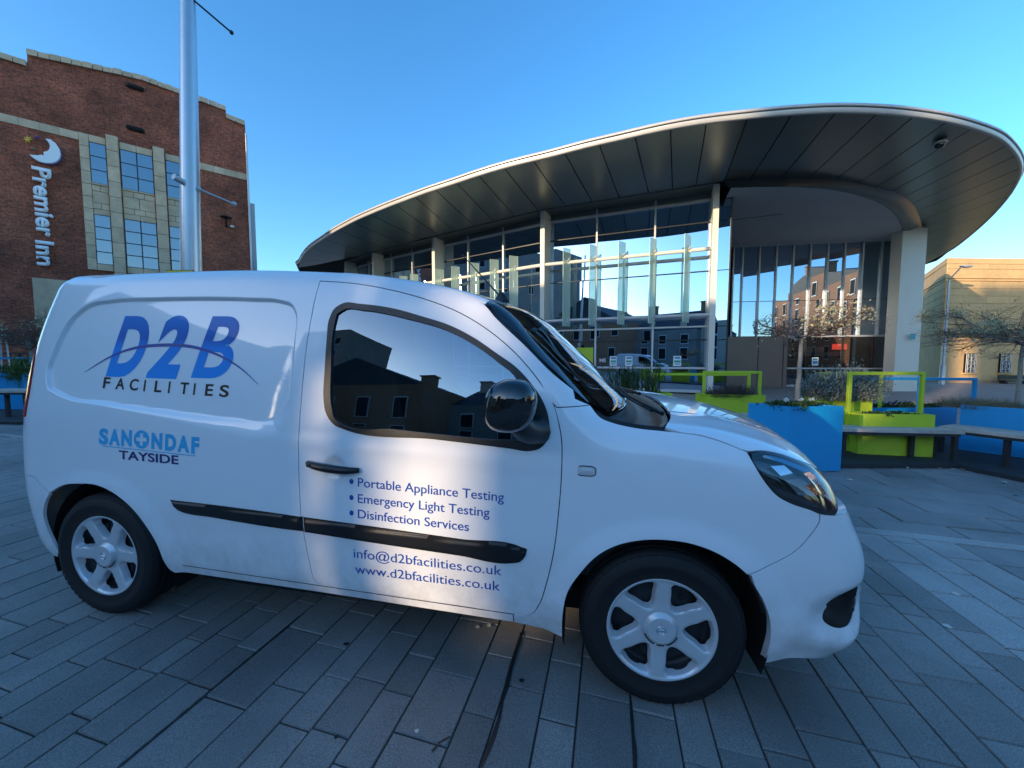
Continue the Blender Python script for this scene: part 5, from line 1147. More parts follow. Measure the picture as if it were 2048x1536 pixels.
# window bays
ws = [(sbar([(527, 620), (540, 830)]), sbar([(632, 650), (635, 840)])), (sbar([(712, 670), (718, 860)]), sbar([(905, 700), (910, 890)])), (sbar([(980, 720), (986, 900)]), sbar([(980, 720), (986, 900)])+sbar([(632, 650), (635, 840)])-sbar([(527, 620), (540, 830)]))]
zr = [(zbar([(535, 842), (632, 860), (718, 882), (908, 907)]), zbar([(530, 606), (628, 626), (715, 650), (903, 686)])), (zbar([(548, 1320), (648, 1328), (732, 1343), (922, 1355)]), zbar([(543, 1030), (640, 1042), (722, 1055), (918, 1085)]))]
zsurT = zc+.03; zsurB = zr[1][0]-.35
def sblock(s0, s1, z0, z1, off, g_=.008):
    j = r2.uniform(-.006, .006); mb = MB(); c = W3((s0+s1)/2, (z0+z1)/2, (off+j)/2-.02); mb.box(c, (s1-s0-g_*2, off+j+.04, z1-z0-g_*2), rz=hang, b=.012); mb.build('stone_block', M['sand'], hotel)
def stack(s0, s1, z0, z1, off, hh=.62):
    n = max(1, round((z1-z0)/hh)); 
    for k in range(n): sblock(s0, s1, z0+(z1-z0)*k/n, z0+(z1-z0)*(k+1)/n, off)
pilw = [(ws[0][1]+.03, ws[1][0]-.03), (ws[1][1]+.03, ws[2][0]-.03)]
stack(sS0, ws[0][0], zsurB, zsurT, .06); stack(ws[2][1], sS1+.2, zsurB, zsurT, .06)
for a, b2 in pilw: stack(a, b2, zsurB-2.5, zsurT+.18, .22, .85)
for k, (a, b2) in enumerate(ws):
    n = 2 if k == 1 else 1
    for (z0, z1) in ((zr[0][1], zsurT), (zsurB, zr[1][0])):
        for j in range(n): sblock(a+(b2-a)*j/n, a+(b2-a)*(j+1)/n, z0, z1, .06)
    zz = [zr[1][1], zr[1][1]+.3, zr[1][1]+.62, zr[0][0]-.42, zr[0][0]-.1, zr[0][0]]
    for q in range(5):
        m_ = n+(q % 2)
        for j in range(m_): sblock(a+(b2-a)*j/m_, a+(b2-a)*(j+1)/m_, zz[q], zz[q+1], .05 if q < 4 else .10)
    for r_, (z0, z1) in enumerate(zr):
        nc = 2 if k == 1 else 1; nr = 3 if r_ == 0 else 4
        win = empty('w', (0, 0, 0)); bpy.data.objects.remove(win)
        mb = MB(); c = W3((a+b2)/2, (z0+z1)/2, .006); mb.box(c, (b2-a, .02, z1-z0), rz=hang); wf = mb.build('window', M.setdefault('winframe', mat('blue_grey_frame', (.04, .055, .08), .5)), hotel)
        for i in range(nc):
            for j in range(nr):
                x0 = a+(b2-a)*i/nc; x1 = a+(b2-a)*(i+1)/nc; y0 = z0+(z1-z0)*j/nr; y1 = z0+(z1-z0)*(j+1)/nr
                mb = MB(); mb.box(W3((x0+x1)/2, (y0+y1)/2, .022), (x1-x0-.06, .006, y1-y0-.06), rz=hang); mb.build('blind', M['blindback'], wf)
                mb = MB(); mb.box((0, 0, 0), (x1-x0-.055, .008, y1-y0-.055)); o = mb.build('pane', M['blind'], wf); o.matrix_basis = Matrix.Translation(W3((x0+x1)/2, (y0+y1)/2, .034)) @ Matrix.Rotation(hang+r2.gauss(0, .006), 4, 'Z') @ Matrix.Rotation(r2.gauss(0, .006), 4, 'X')
# pale patch low on the wall, soot holes, flood light, down pipe
a, b2 = onw(83, 557), onw(140, 562); mb = MB(); mb.box(W3((a[0]+b2[0])/2+.4, a[1]-1.6, .02), (b2[0]-a[0]+1.4, .06, 3.2), rz=hang); mb.build('rendered_panel', M['sand'], hotel)
M['soot'] = mat('sooty_vent', (.008, .007, .007), .9)
for p in ((798, 282), (800, 528)):
    s_, z_ = onw(*Z1(*p)); mb = MB(); mb.box(W3(s_, z_, .06), (.75, .2, .26), rz=hang, b=.08); mb.build('vent', M['soot'], hotel)
s_, z_ = onw(*Z1(1335, 1058)); mb = MB(); mb.lathe([(0, .05), (.26, .04), (.34, 0), (.30, -.05), (0, -.06)], Matrix.Translation(W3(s_, z_, .42)), 20); mb.tube([W3(s_, z_, .3), W3(s_, z_-.25, .15), W3(s_, z_-.5, .02)], .05, 8); fl = mb.build('wall_lamp', M['darkframe']); tag(fl, 'black disc flood lamp on the brick hotel wall right of the pole', 'lamp')
s_, z_ = onw(*Z1(1372, 1106)); mb = MB(); mb.box(W3(s_, z_, .1), (.2, .2, .14), rz=hang, b=.02); o = mb.build('alarm_box', M['frame']); tag(o, 'small white box on the brick wall beside the flood lamp', 'wall box')
mb = MB(); a = W3(sR-.04, 13, .12); b3 = W3(sR-.04, 0, .12); mb.tube([W3(sR+.02, onw(492, 270)[1], .12), W3(sR+.02, 0, .12)], .06, 8); mb.build('down_pipe', M['frame'], hotel)
mb = MB(); zt_ = onw(496, 405)[1]; mb.box(W3(sR+.18, zt_/2, -.2), (.30, .4, zt_), rz=hang); mb.build('flue', mat('pale_flue', (.35, .36, .38), .5), hotel)
# sign: crescent moon, star and vertical name
sgn = empty('hotel_sign', W3(*onw(95, 400)[:2], .1)); tag(sgn, 'vertical white raised letters with crescent moon and yellow star on brick', 'sign')
M['signw'] = mat('sign_white', (.85, .86, .88), .4); M['signs'] = mat('sign_side_purple', (.10, .06, .20), .5); M['star'] = mat('star_yellow', (.75, .42, .05), .4)
mo = [(270, 585), (300, 590), (330, 612), (352, 645), (359, 680), (350, 705), (330, 722), (300, 730), (265, 728), (230, 718), (200, 700), (176, 678), (200, 682), (225, 684), (248, 680), (258, 685), (262, 676), (258, 668), (264, 662), (280, 660), (292, 650), (298, 632), (292, 612), (282, 598)]
mp_ = [onw(*Z1(*p), .2) for p in mo]; mb = MB(); mb.extrude([W3(s_, z_, .12) for s_, z_ in mp_], hn*.14); mb.build('crescent_moon', M['signw'], sgn)
mb = MB(); mb.extrude([W3(s_+.03, z_-.03, .02) for s_, z_ in mp_], hn*.10); mb.build('moon_backing', M['signs'], sgn)
cx, cy = 163, 587; stp = [(cx+(29 if i % 2 == 0 else 11)*math.cos(PI*i/7+.2), cy+(24 if i % 2 == 0 else 9)*math.sin(PI*i/7+.2)) for i in range(14)]
mb = MB(); mb.extrude([W3(*onw(*Z1(*p), .2), .12) for p in stp], hn*.12); mb.build('star', M['star'], sgn)
for p, r in (((215, 572), .07), ((195, 640), .10)): mb = MB(); s_, z_ = onw(*Z1(*p), .2); mb.ball(W3(s_, z_, .15), r, 12, 8); mb.build('planet', M['signs'] if r < .08 else mat('planet_brown', (.25, .13, .08), .5), sgn)
def vword(word, y0, y1, xb, xt):            # reading downwards; letters' tops point right
    s0, zt = onw(*Z1((xb+xt)/2, y0), .2); s1, zb_ = onw(*Z1((xb+xt)/2+12, y1), .2); sa = onw(*Z1(xb, (y0+y1)/2), .2)[0]; sb = onw(*Z1(xt, (y0+y1)/2), .2)[0]
    me = text_mesh(word, bold=.03); bm = bmesh.new(); bm.from_mesh(me); bpy.data.meshes.remove(me); xs = [v.co.x for v in bm.verts]; x0, x1 = min(xs), max(xs); cap = .73
    for v in bm.verts:
        u = (v.co.x-x0)/(x1-x0); h = v.co.y/cap; v.co = W3(sa+(sb-sa)*h*.80, zt+(zb_-zt)*u, .14)
    r = bmesh.ops.extrude_face_region(bm, geom=bm.faces[:])
    for v in [g_ for g_ in r['geom'] if isinstance(g_, bmesh.types.BMVert)]: v.co += hn*.12
    bmesh.ops.recalc_face_normals(bm, faces=bm.faces[:]); me = bpy.data.meshes.new('lettering'); bm.to_mesh(me); bm.free(); link('lettering', me, M['signw'], sgn)
vword('Premier', 762, 1165, 208, 345); vword('Inn', 1192, 1338, 220, 352)

# ================================================================ SANDSTONE BUILDING ON THE RIGHT
M['ashlar'] = mat('yellow_sandstone', (.60, .39, .18), .85, noise=.14, nscale=1.2, bump=.004, bscale=25, random_v=.05)
M['ashlar_dk'] = mat('weathered_sandstone', (.40, .26, .16), .85, noise=.16, nscale=1.0)
sd = empty('sandstone_building', (34, 27.5, gz(34, 27.5))); tag(sd, 'yellow sandstone building with cornices and barred windows beyond the square', 'building')
RY = 27.0
def rp(px, py, Y=RY): return at(px, py, Y)
cx0 = rp(1886, 640).x; gb = gz(33, RY)-.15
ztop = rp(1960, 516).z; zc1 = rp(1960, 557).z; zc0 = rp(1960, 549).z; zs = rp(1960, 686).z; ztc = rp(1960, 527).z
LW = at(1838, 640, 33.0); dl = Vector((LW.x-cx0, LW.y-RY, 0)); dl.normalize()
mb = MB(); mb.prism([(cx0, RY), (60, RY+1.2), (60, 50), (cx0+dl.x*20, RY+dl.y*20)], gb-1, ztc); mb.build('wall', M['ashlar'], sd)
nR = Vector((-dl.y, dl.x, 0)); nR = nR if nR.x < 0 else -nR
fd = Vector((60-cx0, 1.2, 0)).normalized(); fn = Vector((fd.y, -fd.x, 0)); fa = math.atan2(fd.y, fd.x); la = math.atan2(dl.y, dl.x)
def course(name, z0, z1, off, m='ashlar'):
    c0 = Vector((cx0, RY, 0)); a = c0+fn*off+nR*off*.9; b2 = Vector((60, RY+1.2, 0))+fn*off; c = c0+dl*20+nR*off
    mb = MB(); mb.prism([(p.x, p.y) for p in (a, b2, b2-fn*(off+.2), c0+fd*.3+dl*.3, c0+dl*20, c)], z0, z1); mb.build(name, M[m], sd)
course('coping', ztc, ztop, .10); course('cornice', zc1, zc0, .35); course('cornice', zc1-.16, zc1, .18); course('string_course', zs-.10, zs+.08, .10); course('string_course', zs+.08, zs+.2, .05, 'ashlar_dk')
course('plinth', gb-1, gb+.35, .06, 'ashlar_dk')
# ashlar blocks of the front (joints recessed)
def blocks(z0, z1, hh, ww):
    n = max(1, round((z1-z0)/hh))
    for k in range(n):
        a = z0+(z1-z0)*k/n; b2 = z0+(z1-z0)*(k+1)/n; x = -.3*(k % 2)
        while x < 12:
            w_ = ww*(.8+.4*r2.random()); c = Vector((cx0, RY, 0))+fd*(max(x, .02)+(min(x+w_, 12)-max(x, .02))/2)+fn*.015
            Lx = min(x+w_, 12)-max(x, .02)-.015
            if Lx > .1: mb = MB(); mb.box((c.x, c.y, (a+b2)/2), (Lx, .05, b2-a-.018), rz=fa, b=.008); mb.build('stone_block', M['ashlar'], sd)
            x += w_
blocks(zs+.22, zc1-.18, .5, 1.5); blocks(zc0+.02, ztc-.01, .4, 1.6)
def lblocks(z0, z1, hh, ww):
    n = max(1, round((z1-z0)/hh))
    for k in range(n):
        a = z0+(z1-z0)*k/n; b2 = z0+(z1-z0)*(k+1)/n; x = .02
        while x < 8:
            w_ = ww*(.8+.4*r2.random()); c = Vector((cx0, RY, 0))+dl*(x+w_/2)+nR*.015; mb = MB(); mb.box((c.x, c.y, (a+b2)/2), (w_-.015, .05, b2-a-.02), rz=la, b=.008); mb.build('stone_block', M['ashlar'], sd); x += w_
lblocks(zs+.22, zc1-.18, .5, 2.2)
for (p0, p1, q0, q1) in ((1928, 1956, 707, 745.5), (2001.5, 2030.5, 707, 745.5)):
    c0 = rp(p0, q1); c1 = rp(p1, q0); wx = (c0.x+c1.x)/2; wz = (c0.z+c1.z)/2; W_ = c1.x-c0.x; H_ = c1.z-c0.z; yy_ = RY+(wx-cx0)*1.2/(60-cx0)
    mb = MB(); mb.box((wx, yy_-.03, wz), (W_, .10, H_), rz=fa); wf = mb.build('window', M['dark'], sd)
    mb = MB(); mb.box((wx, yy_-.06, c0.z-.06), (W_+.2, .2, .10), rz=fa); mb.build('sill', M['ashlar'], wf)
    for i in range(2):
        mb = MB(); mb.box((wx-W_*.22+W_*.46*i*1.0, yy_-.088, wz), (W_*.40, .01, H_*.9), rz=fa); mb.build('pane', M['blind'], wf)
    mb = MB(); y2 = yy_-.16
    xs_ = [wx-W_/2+W_*t for t in (.02, .14, .42, .70, .82)]
    for x in xs_: mb.tube([(x, y2, c0.z+.02), (x, y2, c1.z-.02)], .022, 6)
    for z in (c0.z+.05, c0.z+.25, wz, c1.z-.1): mb.tube([(xs_[0], y2, z), (xs_[-1], y2, z)], .02, 6)
    for (za, zb2) in ((c0.z+.25, wz), (wz, c1.z-.1)):
        mb.tube([(xs_[1], y2, za), (xs_[3], y2, zb2)], .016, 6); mb.tube([(xs_[3], y2, za), (xs_[1], y2, zb2)], .016, 6)
    mb.build('window_grille', M['frame'], wf)
p = at(2024, 765, 26.4); mb = MB(); mb.box((p.x+.2, p.y, p.z+.12), (1.9, .45, .08)); mb.box((p.x+.2, p.y+.2, p.z+.35), (1.9, .06, .3)); mb.box((p.x-.6, p.y, p.z-.1), (.1, .4, .4)); mb.box((p.x+1.0, p.y, p.z-.1), (.1, .4, .4)); o = mb.build('bench', M['darkframe']); tag(o, 'dark bench against the foot of the sandstone building', 'bench')
# street lamp by its corner
lp_ = at(1883, 771, 25.0); ltp = at(1891.5, 560, 25.0); sl = empty('street_lamp', (lp_.x, lp_.y, gz(lp_.x, lp_.y))); tag(sl, 'slim grey street lamp at the corner of the sandstone building', 'street lamp')
mb = MB(); g_ = gz(lp_.x, lp_.y); mb.tube([(lp_.x, lp_.y, g_-.2), (lp_.x, lp_.y, g_+1.2), (lp_.x, lp_.y, g_+1.25), (lp_.x, lp_.y, ltp.z)], [.13, .13, .08, .06], 10); mb.build('pole', M['frame'], sl)
e = at(1921, 536, 24.6); mb = MB(); mb.tube([(lp_.x, lp_.y, ltp.z), Vector((lp_.x, lp_.y, ltp.z)).lerp(e, .5)+Vector((0, 0, .02)), e], .035, 8); mb.build('arm', M['frame'], sl)
mb = MB(); mb.ball(e+Vector((.35, 0, .10)), .42, 12, 6, (1, .4, .2)); mb.build('lamp_head', M['frame'], sl)

# ================================================================ MAST BESIDE THE VAN
mY = 5.4; mx = at(383, 540, mY).x; mm_ = empty('steel_mast', (mx, mY, gz(mx, mY))); tag(mm_, 'tall brushed steel mast rising behind the white van', 'mast')
M['steelmast'] = mat('brushed_steel', (.48, .50, .53), .32, metal=.75, noise=.06, nscale=3)
b_ = at(382.5, 540, mY); t_ = at(375.5, 0, mY); 
lean = (t_.x-b_.x)/(t_.z-b_.z)
mb = MB(); zz = [gz(mx, mY), b_.z, t_.z, t_.z+3.5]; mb.tube([(b_.x+lean*(z-b_.z), mY, z) for z in zz], [.150, .122, .086, .06], 24); mb.build('pole', M['steelmast'], mm_)
c = at(366, 366, mY-.1); mb = MB(); mb.tube([c+Vector((.02, .05, 0)), c+Vector((-.02, -.12, .03))], .040, 14); mb.build('camera_head', M['frame'], mm_)
a = at(397, 378, mY); b2 = at(468, 408, mY+.3); mb = MB(); mb.tube([a, b2], .014, 8); mb.ball(a, .035, 10, 6); mb.ball(b2, .035, 10, 6); mb.build('flag_bracket', M['frame'], mm_)
a = at(388, 1, mY); b2 = at(463, 65, mY+.3); mb = MB(); mb.tube([a, b2], .012, 8); mb.ball(b2, .028, 10, 6); mb.build('flag_bracket', M['darkframe'], mm_)
c = at(358, 561, 5.1); sg = empty('parking_sign', c); tag(sg, 'yellow restricted zone sign on the mast, mostly hidden behind the van', 'sign')
M['yel'] = mat('yellow_sign', (.78, .66, .03), .45); a0 = at(333, 541.5, 5.1); a1 = at(388, 538, 5.1)
mb = MB(); mb.box(((a0.x+a1.x)/2, 5.1, a0.z-.22), (a1.x-a0.x, .012, .46), b=.003); mb.build('sign_plate', M['black_text'], sg)
mb = MB(); mb.box(((a0.x+a1.x)/2, 5.092, a0.z-.22), (a1.x-a0.x-.022, .006, .44)); mb.build('sign_face', M['yel'], sg)
flat_text('Restricted', Vector(((a0.x+a1.x)/2+.06, 5.086, a0.z-.048)), 0, .032, M['black_text'], sg, w=.215, bold=.01); flat_text('zone', Vector(((a0.x+a1.x)/2+.06, 5.086, a0.z-.105)), 0, .032, M['black_text'], sg, bold=.01)
mb = MB(); n = 20; cc = ((a0.x+a1.x)/2-.12, 5.086, a0.z-.06); mb.add([(cc[0]+.035*math.cos(2*PI*i/n), cc[1], cc[2]+.035*math.sin(2*PI*i/n)) for i in range(n)], [tuple(range(n))]); mb.build('sign_symbol', mat('sign_brown', (.25, .12, .02), .5), sg)
# ================================================================ PLANTERS, BENCHES, FRAMES
M['blue'] = mat('blue_paint', (.003, .30, .62), .5, noise=.05, nscale=4, bump=.0006, bscale=60)
M['lime'] = mat('lime_paint', (.46, .60, .03), .5, noise=.05, nscale=4, bump=.0006, bscale=60)
grime(M['blue'], -.4, .35, .5, (.05, .10, .16), 5); grime(M['lime'], -.4, .35, .5, (.10, .13, .05), 5)
M['soil'] = mat('dark_soil', (.022, .016, .012), .95, noise=.4, nscale=30, bump=.01, bscale=40)
M['timber'] = mat('weathered_timber', (.44, .39, .33), .8, noise=.2, nscale=9, bump=.002, bscale=50, random_v=.14)
M['plinth'] = mat('dark_rubber_plinth', (.022, .025, .028), .7, noise=.2, nscale=6)
def planter(foot, ztop, m, label, zb=None, group='painted box planters on the square', name='planter'):
    cx = sum(p[0] for p in foot)/len(foot); cy = sum(p[1] for p in foot)/len(foot); g0 = gz(cx, cy)
    if zb is None: zb = g0
    e = empty(name, (cx, cy, g0)); tag(e, label, 'planter', group)
    n = len(foot); A = sum(foot[i][0]*foot[(i+1) % n][1]-foot[(i+1) % n][0]*foot[i][1] for i in range(n))
    if A < 0: foot = foot[::-1]
    inn = inset([tuple(f) for f in foot], .035); V = [(x, y, zb) for x, y in foot]+[(x, y, ztop) for x, y in foot]+[(x, y, ztop) for x, y in inn]+[(x, y, ztop-.08) for x, y in inn]
    F = []
    for i in range(n):
        j = (i+1) % n; F += [(i, j, j+n, i+n), (i+n, j+n, j+2*n, i+2*n), (i+2*n, j+2*n, j+3*n, i+3*n)]
    mb = MB(); mb.add(V, F); mb.build('box', M[m], e)
    mb = MB(); mb.add([(x, y, ztop-.05) for x, y in inn], [tuple(range(n))]); mb.build('soil', M['soil'], e); return e
def fl(px, py, h): p = flat(px, py, h); return (p.x, p.y)
def quad3(L, Mi, R): return [L, Mi, R, (R[0]+L[0]-Mi[0], R[1]+L[1]-Mi[1])]
zT = CAM_H
P1 = quad3(fl(1497, 806, -.575), fl(1580, 813.5, -.575), fl(1688, 812.5, -.575)); planter(P1, zT-.575, 'blue', 'tall blue planter box with a bare young tree, nearest the van bonnet')
P2 = quad3(fl(1391, 785.8, -.62), fl(1413.6, 788.8, -.62), fl(1531.7, 790.5, -.62)); planter(P2, zT-.62, 'lime', 'lime green planter with dry brown heather behind the bonnet')
P3 = quad3(fl(1606, 793.3, -.60), fl(1625, 794.6, -.60), fl(1745.7, 795.6, -.60)); planter(P3, zT-.60, 'lime', 'lime green planter holding the dense grey green lavender hedge')
P4 = quad3(fl(1690, 822.5, -.775), fl(1719.4, 827.5, -.775), fl(1871, 830, -.775)); planter(P4, zT-.775, 'lime', 'lime green planter behind the timber bench right of the blue box')
a5, b5 = fl(1921.6, 810.3, -.70), fl(2048, 817.8, -.70); dx, dy = b5[0]-a5[0], b5[1]-a5[1]; b5 = (a5[0]+dx*3.2, a5[1]+dy*3.2); nx_, ny_ = -dy/math.hypot(dx, dy), dx/math.hypot(dx, dy)
P5 = [a5, b5, (b5[0]+nx_*.9, b5[1]+ny_*.9), (a5[0]+nx_*.9, a5[1]+ny_*.9)]; planter(P5, zT-.70, 'blue', 'long blue planter at the right edge with tree and dry grass')
a6, b6 = fl(1746, 816, -.86), fl(1915, 815.5, -.86); P6 = [a6, b6, (b6[0]+.1, b6[1]+.6), (a6[0]+.1, a6[1]+.6)]; planter(P6, zT-.86, 'blue', 'low blue planter with purple and yellow pansies behind the lime frame')
P7 = [fl(1195, 786, -.62), fl(1345, 787, -.62), (fl(1345, 787, -.62)[0], fl(1345, 787, -.62)[1]+.6), (fl(1195, 786, -.62)[0], fl(1195, 786, -.62)[1]+.6)]; planter(P7, zT-.62, 'lime', 'planter of upright rosemary mostly hidden behind the bonnet')
# plinth
pl = [on_ground(1500, 936), on_ground(1683, 936.5), on_ground(1917, 937), on_ground(2048, 966), on_ground(2200, 1000)]; pl = [(p.x, p.y) for p in pl]; pl = pl+[(11, 5.6), (10.5, 8.3), (3.2, 8.3), (2.7, 5.6)]
mb = MB(); mb.prism(pl, lambda x, y: gz(x, y)-.02, lambda x, y: gz(x, y)+.055); o = mb.build('plinth', M['plinth']); tag(o, 'low dark rubber plinth under the planters and benches', 'plinth')
def bench(poly, nsl, label, legs, group='timber benches joined to the planters'):
    """slatted top: slats run from edge poly[0]-poly[3] to edge poly[1]-poly[2]"""
    z = sum(p[2] for p in poly)/len(poly); c = sum((Vector(p) for p in poly), Vector())/4; e = empty('bench', (c.x, c.y, gz(c.x, c.y))); tag(e, label, 'bench', group)
    a, b2, c2, d = [Vector(p) for p in poly]
    for k in range(nsl):
        t0, t1 = k/nsl+.008, (k+1)/nsl-.008; q = [a.lerp(d, t0), b2.lerp(c2, t0), b2.lerp(c2, t1), a.lerp(d, t1)]
        mid = [(q[0].lerp(q[1], s), q[3].lerp(q[2], s)) for s in (0, .62, 1)]
        for (u0, v0), (u1, v1) in ((mid[0], mid[1]), (mid[1], mid[2])):
            dd = (u1-u0).normalized()*.002; mb = MB(); mb.prism([(p.x, p.y) for p in (u0+dd, u1-dd, v1-dd, v0+dd)], z-.045, z+r2.uniform(-.001, .001)); mb.build('slat', M['timber'], e)
    mb = MB(); mb.prism([(p.x, p.y) for p in (a.lerp(c2, .03), b2.lerp(d, .03), c2.lerp(a, .03), d.lerp(b2, .03))], z-.085, z-.05); mb.build('frame', M['plinth'], e)
    for (x, y) in legs: g0 = gz(x, y); mb = MB(); mb.box((x, y, (z-.05+g0)/2), (.05, .05, z-.05-g0)); mb.build('leg', M['plinth'], e)
    return e
hb = -.955; A0 = flat(1684, 857, hb); A1 = flat(1932, 862.3, hb); A2 = Vector((P4[2][0]+.30, P4[1][1]-.02, A0.z)); A2 = A1+Vector((-.02, .37, 0)); A3 = A0+Vector((.02, .34, 0))
bench([A0, A1, A2, A3], 4, 'timber bench in front of the lime planter, right of the tall blue box', [(A1.x-.07, A1.y+.06), (A1.x-.07, A2.y-.06), (A0.x+.1, A0.y+.08), (A0.x+1.05, A0.y+.06), (A0.x+1.05, A0.y+.3)])
B0 = flat(1876, 852, hb); B1 = flat(2048, 871.5, hb); d = (B1-B0); B1 = B0+d*2.0; nB = Vector((-d.y, d.x, 0)).normalized()*.50
bench([B0, B1, B1+nB, B0+nB], 4, 'long timber bench running to the right edge beside the blue planter', [(B0.x+.08, B0.y+.12), (B0.x+.35, B0.y+.25), ((B0+d*.85).x+.05, (B0+d*.85).y+.05)])
C0 = flat(1340, 829, -.9); C1 = flat(1520, 832, -.9); bench([C0, C1, C1+Vector((0, .36, 0)), C0+Vector((0, .36, 0))], 3, 'timber bench between the bonnet and the heather planter', [(C0.x+.1, C0.y+.1), (C1.x-.1, C1.y+.1)])
def hoop(name, pa, pb, zt, m, label, bars=(), w=.048, za=None, zb_=None, group='painted square frames over the planters'):
    (xa, ya), (xb, yb) = pa, pb; e = empty(name, (xa, ya, gz(xa, ya))); tag(e, label, 'frame', group); ang = math.atan2(yb-ya, xb-xa)
    for (x, y, z) in ((xa, ya, za), (xb, yb, zb_)):
        z = gz(x, y) if z is None else z
        if z > -5: mb = MB(); mb.box((x, y, (zt-w+z)/2), (w, w, zt-w-z), rz=ang, b=.004); mb.build('post', M[m], e)
    mb = MB(); mb.box(((xa+xb)/2, (ya+yb)/2, zt-w/2), (math.hypot(xb-xa, yb-ya)+w, w, w), rz=ang, b=.004); mb.build('rail', M[m], e); return e
def xy_at(px, Y): p = at(px, 800, Y); return (p.x, p.y)
hoop('metal_frame', xy_at(1697, 5.60), xy_at(1842, 5.60), at(1697, 743.5, 5.6).z, 'lime', 'lime green frame standing over the planter right of the blue box')
hoop('metal_frame', xy_at(1742, 7.0), xy_at(1947, 6.75), at(1850, 755, 6.9).z, 'blue', 'pale blue frame behind the lime frame, over the pansies')
hoop('metal_frame', xy_at(1407, 6.9), xy_at(1518, 6.75), at(1407, 742, 6.85).z, 'lime', 'taller lime frame over the heather planter')
hoop('metal_frame', xy_at(1308, 7.5), xy_at(1496, 7.3), at(1400, 746.5, 7.4).z, 'lime', 'long lime frame reaching left behind the rosemary')
hoop('metal_frame', xy_at(1640, 6.9), xy_at(1760, 6.9), at(1640, 744, 6.9).z, 'lime', 'lime frame hidden in the lavender hedge')
hoop('metal_frame', xy_at(1836, 6.6), xy_at(1836.5, 6.2), at(1836, 752, 6.5).z, 'blue', 'short blue frame seen through the lime frame')

# ================================================================ PLANTS
def leaves(name, c, rad, n, size, m, parent, up=.5, flatb=True, clumps=14, seed=1, aspect=.28, lean=0):
    rg = random.Random(seed); cl = []
    for _ in range(clumps):
        a = rg.random()*2*PI; r = math.sqrt(rg.random()); cl.append((c[0]+rad[0]*r*math.cos(a)*.85, c[1]+rad[1]*r*math.sin(a)*.85, c[2]+rad[2]*rg.uniform(.1, .8 if r < .7 else .45), rg.uniform(.25, .45)))
    V = []; F = []
    for i in range(n):
        k = rg.choice(cl); s = k[3]; p = Vector((k[0]+rg.gauss(0, rad[0]*s*.45), k[1]+rg.gauss(0, rad[1]*s*.6), k[2]+abs(rg.gauss(0, rad[2]*s*.7))*(1 if rg.random() < .7 else -1)))
        if flatb and p.z < c[2]-.02: p.z = c[2]+rg.random()*.05
        d = Vector((rg.gauss(0, 1), rg.gauss(0, 1), rg.gauss(0, 1)+up*2)).normalized(); q = Vector((rg.gauss(0, 1), rg.gauss(0, 1), rg.gauss(0, 1))).cross(d).normalized(); L_ = size*rg.uniform(.6, 1.4); w = L_*aspect
        b0 = len(V); V += [p, p+d*L_*.5+q*w, p+d*L_, p+d*L_*.5-q*w]; F.append((b0, b0+1, b0+2, b0+3))
    mb = MB(); mb.add(V, F); o = mb.build(name, m, parent)
    if parent is not None or True: o['kind'] = 'stuff'
    return o
def stems(name, c, rad, n, h, m, parent, r=.003, seed=2, spread=.5, bend=.3):
    rg = random.Random(seed); mb = MB()
    for i in range(n):
        a = rg.random()*2*PI; q = math.sqrt(rg.random()); p = Vector((c[0]+rad[0]*q*math.cos(a), c[1]+rad[1]*q*math.sin(a), c[2])); d = Vector((rg.gauss(0, spread), rg.gauss(0, spread), 1)).normalized(); L_ = h*rg.uniform(.5, 1.1); pts = [p]
        for k in range(3): d = (d+Vector((rg.gauss(0, bend), rg.gauss(0, bend), rg.gauss(0, bend*.6)))).normalized(); pts.append(pts[-1]+d*L_/3)
        mb.tube(pts, [r, r*.8, r*.6, r*.3], 3, caps=False)
    o = mb.build(name, m, parent); o['kind'] = 'stuff'; return o
def leafmat(name, col, v=.35): return mat(name, col, .6, noise=v, nscale=7, spec=.3)
M['lav'] = leafmat('lavender_grey_green', (.17, .22, .20)); M['ros'] = leafmat('rosemary_green', (.07, .13, .04)); M['heath'] = leafmat('dry_heather', (.085, .058, .048)); M['pansy_l'] = leafmat('pansy_leaf', (.03, .07, .02)); M['grass_dry'] = leafmat('dry_grass', (.20, .17, .09))
M['bark'] = mat('pale_bark', (.28, .26, .22), .85, noise=.35, nscale=40, bump=.002, bscale=90); M['twig'] = mat('red_brown_twig', (.16, .09, .065), .8, noise=.3, nscale=20); M['yleaf'] = leafmat('yellowing_leaf', (.48, .43, .25), .4); M['gleaf'] = leafmat('pale_green_leaf', (.38, .37, .22), .4)
c3 = (sum(p[0] for p in P3)/4, sum(p[1] for p in P3)/4); e = empty('lavender_hedge', (c3[0], c3[1], zT-.62)); tag(e, 'dense rounded grey green lavender hedge in the lime planter', 'shrub')
leaves('foliage', (c3[0], c3[1], zT-.64), (.66, .28, .40), 9000, .05, M['lav'], e, up=.6, clumps=42, seed=4, aspect=.14); stems('stem', (c3[0], c3[1], zT-.65), (.58, .24), 240, .36, M['twig'], e, seed=5)
c2_ = (sum(p[0] for p in P2)/4, sum(p[1] for p in P2)/4); e = empty('heather', (c2_[0], c2_[1], zT-.64)); tag(e, 'dry brown heather trailing over the lime planter', 'shrub')
stems('stem', (c2_[0], c2_[1], zT-.66), (.44, .2), 900, .26, M['heath'], e, r=.0025, seed=6, spread=.9, bend=.6); leaves('foliage', (c2_[0]+.05, c2_[1], zT-.66), (.5, .22, .20), 2600, .025, M['heath'], e, clumps=24, seed=7, aspect=.15)
c7 = (sum(p[0] for p in P7)/4, sum(p[1] for p in P7)/4); e = empty('rosemary', (c7[0], c7[1], zT-.64)); tag(e, 'upright dark green rosemary bush behind the windscreen foot', 'shrub')
rg = random.Random(11); 
